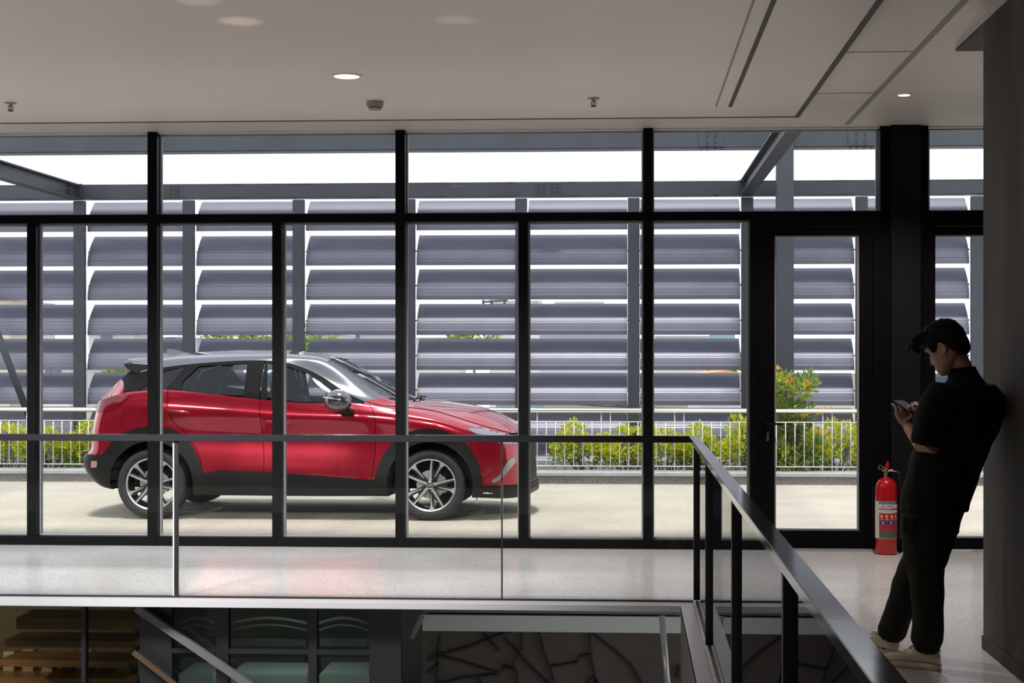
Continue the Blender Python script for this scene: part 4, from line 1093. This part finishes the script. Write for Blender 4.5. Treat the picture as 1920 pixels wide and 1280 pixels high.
f_in = [(KL-acr*.030)+(pA+e1*.055-e2*.006+und*1.0-(KL-acr*.030))*.5, pA+e1*.045-e2*.010-e3*.012, pA+e1*.004-e2*.004-e3*.014]
f_mi = [pA+e1*.075+e2*.012+und*1.2, pA+e1*.045+e2*.022+und, pA+e1*.022+e2*.028+und]
f_ri = [pA+e1*.090+e2*.026+und*1.3, pA+e1*.065+e2*.042+und, pA+e1*.045+e2*.052+und]
f_pi = [pA+e1*.105+e2*.038+und*1.3, pA+e1*.085+e2*.052+und, pA+e1*.070+e2*.062+und]
hand(WL, KL, acr, [(-.030,f_in,.0092),(-.010,f_mi,.0095),(.011,f_ri,.009),(.029,f_pi,.008)],
     [WL*.62+KL*.38-acr*.02+e1*.018, V(1711,780,7.43), pA+e1*.128-e2*.002+e3*.022, pA+e1*.105+e2*.018+e3*.016], e3)
KR = V(1712,767,7.575)
acr2 = (e1*.7-e3*.5).normalized()
q = pA+e2*PWd
hand(WRt, KR, acr2, [(-.028,[q+e1*.05+e2*.014-e3*.008, q+e1*.045-e2*.004-e3*.019, q+e1*.045-e2*.024-e3*.018],.009),(-.009,[q+e1*.072+e2*.014-e3*.01, q+e1*.068-e2*.004-e3*.02, q+e1*.066-e2*.026-e3*.018],.0092),
     (.010,[q+e1*.094+e2*.013-e3*.012, q+e1*.09-e2*.004-e3*.021, q+e1*.087-e2*.022-e3*.018],.0088),(.027,[q+e1*.114+e2*.011-e3*.014, q+e1*.108-e2*.004-e3*.021, q+e1*.104-e2*.018-e3*.018],.0078)],
     [WRt*.6+KR*.4+e3*.012, V(1716,757.5,7.565), q+e1*.112+e2*.004+e3*.018, q+e1*.088-e2*.016+e3*.015], e3)
# head
hc = V(1774,652,7.45)
yaw = math.atan2(.62,-.78); pitch = math.radians(30)
Rm = Matrix.Rotation(yaw, 3, 'Z') @ Matrix.Rotation(pitch, 3, 'Y')
hp = lambda x, y, z: hc+Rm @ Vector((x, y, z))
prof_h = [(-.118,.074,.045,.018),(-.112,.088,.020,.034),(-.095,.096,-.005,.048),(-.075,.094,-.04,.057),(-.05,.093,-.068,.064),(-.02,.088,-.085,.068),(.005,.083,-.094,.071),(.03,.092,-.098,.074),(.055,.089,-.099,.076),(.08,.076,-.092,.072),(.102,.052,-.07,.058),(.116,.018,-.035,.034)]
rings = []
for z, xf, xb, w_ in prof_h:
    xc = (xf+xb)/2; hx_ = (xf-xb)/2; ring = []
    for k in range(20):
        t = 2*PI*k/20; ring.append(hp(xc+hx_*math.cos(t), w_*math.copysign(abs(math.sin(t))**.85, math.sin(t)), z))
    rings.append(ring)
body.loft(rings)
body.loft([[hp(.086,-.010,.02),hp(.086,.010,.02),hp(.092,0,.022)],[hp(.088,-.015,-.012),hp(.088,.015,-.012),hp(.108,0,-.010)],[hp(.086,-.018,-.034),hp(.086,.018,-.034),hp(.116,0,-.034)],[hp(.088,-.010,-.042),hp(.088,.010,-.042),hp(.098,0,-.043)]])
body.tube([hp(.088,-.024,-.068),hp(.097,0,-.066),hp(.088,.024,-.068)], [.005,.008,.005], 8); body.tube([hp(.088,-.022,-.078),hp(.096,0,-.079),hp(.088,.022,-.078)], [.005,.008,.005], 8)
body.tube([hp(.084,-.045,.035),hp(.096,-.02,.038),hp(.096,.02,.038),hp(.084,.045,.035)], [.005,.007,.007,.005], 8)
for s_ in (-1,1):
    body.loft([[hp(-.008+r_*.022*math.cos(a)+dx, s_*(.068+dy), -.012+r_*.034*math.sin(a)) for a in np.linspace(0,2*PI,15)[:-1]] for r_, dx, dy in ((.6,0,-.006),(.85,-.003,.006),(1,-.008,.017),(.85,-.009,.022),(.4,-.006,.016))])
bo = organic(body, 'body', 'skin', pers, .0042, 3)
eyem = mat('eye_dark', (.02,.015,.012), .15)
for s_ in (-1,1):
    e = MB().loft([[hp(.083+.006*math.cos(b_), s_*.032+.012*math.sin(b_)*math.cos(a), .004+.006*math.sin(b_)*math.sin(a)) for a in np.linspace(0,2*PI,13)[:-1]] for b_ in (.05,.5,1.0,1.5)])
    e.build('eye', eyem, pers, True)
    MB().tube([hp(.094,s_*.014,.037),hp(.094,s_*.03,.041),hp(.086,s_*.047,.037)], [.003,.0045,.002], 6).build('eyebrow', M['hair'], pers, True)
# hair
hair = MB(); rings = []
for z, xf, xb, w_ in [(-.075,-.062,-.092,.030),(-.055,-.045,-.100,.055),(-.03,-.025,-.108,.072),(0,-.012,-.113,.080),(.025,.02,-.116,.084),(.045,.092,-.117,.087),(.065,.112,-.115,.087),(.09,.108,-.108,.083),(.115,.085,-.09,.072),(.135,.045,-.055,.05),(.142,.01,-.03,.025)]:
    xc = (xf+xb)/2; hx_ = (xf-xb)/2
    rings.append([hp(xc+hx_*math.cos(t), w_*math.copysign(abs(math.sin(t))**.8, math.sin(t)), z) for t in [2*PI*k/22 for k in range(22)]])
hair.loft(rings)
rnd = random.Random(5)
for k in range(46):
    y = rnd.uniform(-.07,.07); z0 = rnd.uniform(.07,.115); x = rnd.uniform(.02,.085)
    hair.tube([hp(x,y,z0), hp(x+.045,y*1.05,z0+.008-abs(y)*.2), hp(x+.062+rnd.uniform(0,.022),y*1.1+rnd.uniform(-.01,.01),z0-.03+rnd.uniform(-.025,.01))], [.014,.012,.004], 6)
for s_ in (-1,1):
    for k in range(7): hair.tube([hp(.045-k*.009,s_*.076,.05),hp(.040-k*.009,s_*.077,.02),hp(.034-k*.008,s_*.0745,-.008+.003*k)], [.012,.010,.004], 6)
organic(hair, 'hair', 'hair', pers, .005, 2, .004, 60)
# t-shirt
sh = MB()
spec = [(958,1751,.205,.155,7.50),(930,1753,.205,.155,7.50),(890,1763,.200,.152,7.49),(850,1774,.200,.150,7.48),(810,1788,.205,.148,7.465),(775,1799,.215,.140,7.455),(748,1806,.215,.122,7.45),(728,1809,.185,.100,7.45),(713,1809,.125,.080,7.45),(700,1806,.080,.070,7.45),(690,1803,.071,.067,7.45)]
sh.loft([ering(V(u,v,Y),a,b,p=2.5,n=24) for v,u,a,b,Y in spec])
sh.tube([V(1776,738,7.30),V(1758,762,7.26),V(1745,795,7.235),V(1737,826,7.225),V(1735,836,7.225)], [.085,.086,.084,.080,.076], 16)
sh.tube([V(1845,740,7.60),V(1830,775,7.68),V(1805,815,7.72),V(1795,832,7.73)], [.085,.085,.08,.076], 16)
for v_, Y in ((1868,7.46),): sh.loft([ering(V(1790,945,7.47),.10,.06), ering(V(1832,850,7.46),.09,.05), ering(V(1857,780,7.46),.13,.055), ering(V(1856,745,7.46),.14,.06), ering(V(1842,722,7.46),.10,.05)])
ts = organic(sh, 't_shirt', 'shirt', pers, .009, 6, .010, 8)
for v in ts.data.vertices:
    if v.co.x > 1.866: v.co.x = 1.866
# collar
cr_ = ering(V(1803,691,7.45),.069,.064,n=24,tilt=-.12); MB().tube(cr_+[cr_[0]], .0045, 6).build('collar', M['shirt'], pers, True)
# trousers
tr = MB()
tr.loft([ering(V(1750,1000,7.49),.13,.12), ering(V(1746,960,7.50),.165,.142), ering(V(1748,925,7.50),.175,.150), ering(V(1752,895,7.49),.165,.14)])
tr.tube([V(1738,945,7.43),V(1733,1000,7.42),V(1734,1050,7.40),V(1737,1090,7.385),V(1739,1130,7.39),V(1741,1170,7.40),V(1741,1200,7.415),V(1740,1219,7.43)], [.125,.112,.094,.083,.077,.075,.078,.058], 18)
tr.tube([V(1762,950,7.57),V(1742,1000,7.60),V(1724,1050,7.63),V(1707,1090,7.66),V(1694,1125,7.70),V(1681,1160,7.735),V(1671,1184,7.76),V(1667,1196,7.77)], [.115,.108,.092,.083,.078,.074,.074,.058], 18)
tr.tube([V(1768,945,7.52),V(1766,985,7.53),V(1757,1025,7.52),V(1745,1075,7.50)], [.105,.085,.070,.05], 14)
tz = organic(tr, 'trousers', 'trousers', pers, .009, 4, .010, 9)
# cargo pocket and seam on the near thigh
pk = MB().loft([[V(1690,968,7.34),V(1716,968,7.30),V(1716,1000,7.305),V(1691,1000,7.33)],[V(1693,970,7.315),V(1714,970,7.28),V(1714,998,7.285),V(1694,998,7.31)]])
pk.build('cargo_pocket', M['trousers'], pers, bevel=.003)
# socks
for p_, q_ in ((V(1740,1205,7.435),V(1739,1240,7.455)),(V(1666,1180,7.775),V(1661,1216,7.79))): MB().tube([p_,(p_+q_)/2,q_],[.046,.033,.022],14).build('sock', M['shirt'], pers, True)
# shoes
def shoe(heel, d, name_label):
    d = Vector(d).normalized(); l = Vector((-d.y, d.x, 0))
    q = lambda x, y, z: heel+d*x+l*y+Vector((0,0,z))
    prof_s = [(-.004,.018,.03,.05),(.0,.030,.03,.088),(.03,.036,.03,.108),(.07,.037,.03,.112),(.11,.038,.03,.108),(.15,.043,.028,.088),(.19,.048,.026,.072),(.23,.049,.026,.064),(.265,.042,.027,.056),(.285,.028,.028,.046),(.293,.010,.03,.038)]
    rings = []
    for x, w_, z0, z1 in prof_s:
        ring = []
        for k in range(16):
            t = 2*PI*k/16; c_, s2 = math.cos(t), math.sin(t)
            ring.append(q(x, w_*math.copysign(abs(c_)**.8, c_), (z0+z1)/2+(z1-z0)/2*math.copysign(abs(s2)**.8, s2)))
        rings.append(ring)
    up = MB().loft(rings).build('shoe', M['cream'], pers, True)
    so = [[q(x, s_*w_*1.02, z) for z, s_ in ((.0,-1),(.0,1),(.032,1),(.032,-1))] for x, w_ in ((-.008,.026),(.004,.034),(.04,.038),(.11,.038),(.17,.045),(.23,.050),(.27,.043),(.292,.026),(.299,.012))]
    MB().loft(so).build('sole', M['sole'], up, bevel=.006, smooth=True)
    for k in range(5):
        x = .115+.017*k; z = .111-.0105*k
        MB().tube([q(x,-.026,z-.010),q(x+.003,0,z+.004),q(x,.026,z-.010)], .0033, 6).build('lace', M['lace'], up, True)
    MB().tube([q(.10,.0,.118),q(.125,.03,.112),q(.14,.035,.10)], .003, 6).build('lace', M['lace'], up, True)
    MB().tube([q(.0,-.031,.088),q(.03,-.037,.104),q(.09,-.037,.112),q(.11,-.03,.113),q(.115,0,.115),q(.11,.03,.113),q(.09,.037,.112),q(.03,.037,.104),q(.0,.031,.088)], .005, 6).build('shoe_rim', M['cream'], up, True)
hn = at(1760,1256,7.42); hn.z = 0; hn.y = 7.42
shoe(hn, (-.86,.5,0), 'near'); 
hf = at(1679,1231,7.74); hf.z = 0; hf.y = 7.74
shoe(hf, (-.60,.80,0), 'far')
# phone
ph = MB(); R_ = lambda a, b, h_: pcen+e1*a+e2*b+e3*h_
ring = lambda h_, k: [R_(a*PLn/2*k, b*PWd/2*k, h_) for a, b in ((-1,-.84),(-.93,-1),(.93,-1),(1,-.84),(1,.84),(.93,1),(-.93,1),(-1,.84))]
ph.loft([ring(-.0045,.985), ring(-.003,1), ring(.003,1), ring(.0045,.985)])
pho = empty('phone', pcen, 'dark phone with a grey screen held in both hands of the person', 'phone')
ph.build('phone_body', mat('phone_case', (.02,.022,.025), .25), pho)
MB().loft([[R_(a*PLn*.475, b*PWd*.46, h_) for a, b in ((-1,-1),(1,-1),(1,1),(-1,1))] for h_ in (.0046,.005)]).build('screen', mat('phone_screen', (.16,.17,.17), .15), pho)
# ------------------------------------------------------------------ light
w = bpy.data.worlds.new('sky'); SC.world = w; w.use_nodes = True
nt = w.node_tree; bg = nt.nodes['Background']
tc = nt.nodes.new('ShaderNodeTexCoord'); sp = nt.nodes.new('ShaderNodeSeparateXYZ'); rp = nt.nodes.new('ShaderNodeValToRGB')
rp.color_ramp.elements[0].position = 0; rp.color_ramp.elements[0].color = (.93,.95,1,1)
rp.color_ramp.elements[1].position = .8; rp.color_ramp.elements[1].color = (.80,.88,1,1)
nt.links.new(tc.outputs['Generated'], sp.inputs[0]); nt.links.new(sp.outputs['Z'], rp.inputs[0]); nt.links.new(rp.outputs[0], bg.inputs[0])
bg.inputs[1].default_value = SKY = 1.5
def sun(loc, rot, e, ang, col):
    l = bpy.data.lights.new('sun', 'SUN'); l.energy = e; l.angle = math.radians(ang); l.color = col
    o = bpy.data.objects.new('sun', l); COL.objects.link(o); o.rotation_euler = rot; o.location = loc
sun((0,30,30), (math.radians(14), 0, math.radians(0)), 3.6, 12, (1,.96,.88))
def spot(loc, e, size, col, rot=(0,0,0), blend=.6, rad=.05):
    l = bpy.data.lights.new('lamp_fill_spot', 'SPOT'); l.energy = e; l.spot_size = math.radians(size); l.spot_blend = blend; l.color = col; l.shadow_soft_size = rad  # shared by the real downlights and the added unseen spots
    o = bpy.data.objects.new('lamp_fill_spot', l); COL.objects.link(o); o.location = loc; o.rotation_euler = rot
spot((-1.717,9.041,3.23), 150, 140, (1,.85,.72))
spot((1.908,10.463,3.33), 170, 130, (1,.87,.76), rad=.03)
# added unseen lights: void uplight, lower storey fill, walkway wash, ceiling blobs
def area(loc, sx, sy, e, col, rot=(0,0,0)):
    l = bpy.data.lights.new('void_fill_light', 'AREA'); l.shape = 'RECTANGLE'; l.size = sx; l.size_y = sy; l.energy = e; l.color = col
    o = bpy.data.objects.new('void_fill_light', l); COL.objects.link(o); o.location = loc; o.rotation_euler = rot
area((-4,4.5,-3.9), 8, 6, 190, (1,.95,.9), (PI,0,0))  # added uplight down in the void, brightens the ceiling
spot((-5.2,10.0,-.25), 35, 150, (1,.8,.6), (math.radians(35),0,0))  # added unseen warm fill to bring out the wooden stair
spot((-2.4,10.2,-.15), 4, 150, (.9,1,.95), (math.radians(30),0,0))  # added faint fill behind the dark panes, over the counters
for x in (-8,-6,-4,-2):
    q = Vector((x,10.9,0))-Vector((x,6.4,3.2)); spot((x,6.4,3.0), 1250, 58, (1,.98,.96), q.to_track_quat('-Z','Y').to_euler(), .9, .45)  # added out-of-view spots that brighten the walkway floor
for u, v, e in ((450,40,500),(372,2,300),(856,38,220),(1440,-2,300)):  # added narrow spots throwing warm blobs of light onto the ceiling
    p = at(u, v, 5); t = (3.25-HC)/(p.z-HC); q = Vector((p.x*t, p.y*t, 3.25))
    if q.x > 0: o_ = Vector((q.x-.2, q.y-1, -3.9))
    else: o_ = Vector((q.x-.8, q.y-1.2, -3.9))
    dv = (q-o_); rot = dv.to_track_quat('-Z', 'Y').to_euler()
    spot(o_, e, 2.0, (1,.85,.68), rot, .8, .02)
for x, y in ((-4.2,8.6),(-6.4,10.6),(-4.1,10.6+.4),(-1.7,11.2)): pass
for x, y in ((-4.5,10.6),(-2.2,10.4),(-.5,10.3)): pass
vs = SC.view_settings
SC.display_settings.display_device = 'sRGB'
vs.view_transform = 'Standard'; vs.look = 'None'; vs.exposure = .15; vs.gamma = 1; vs.use_curve_mapping = False
cy = SC.cycles
cy.use_denoising = True; cy.caustics_reflective = False; cy.caustics_refractive = False
cy.max_bounces = 10; cy.diffuse_bounces = 5; cy.glossy_bounces = 5; cy.transparent_max_bounces = 32; cy.transmission_bounces = 8
cy.sample_clamp_indirect = 6
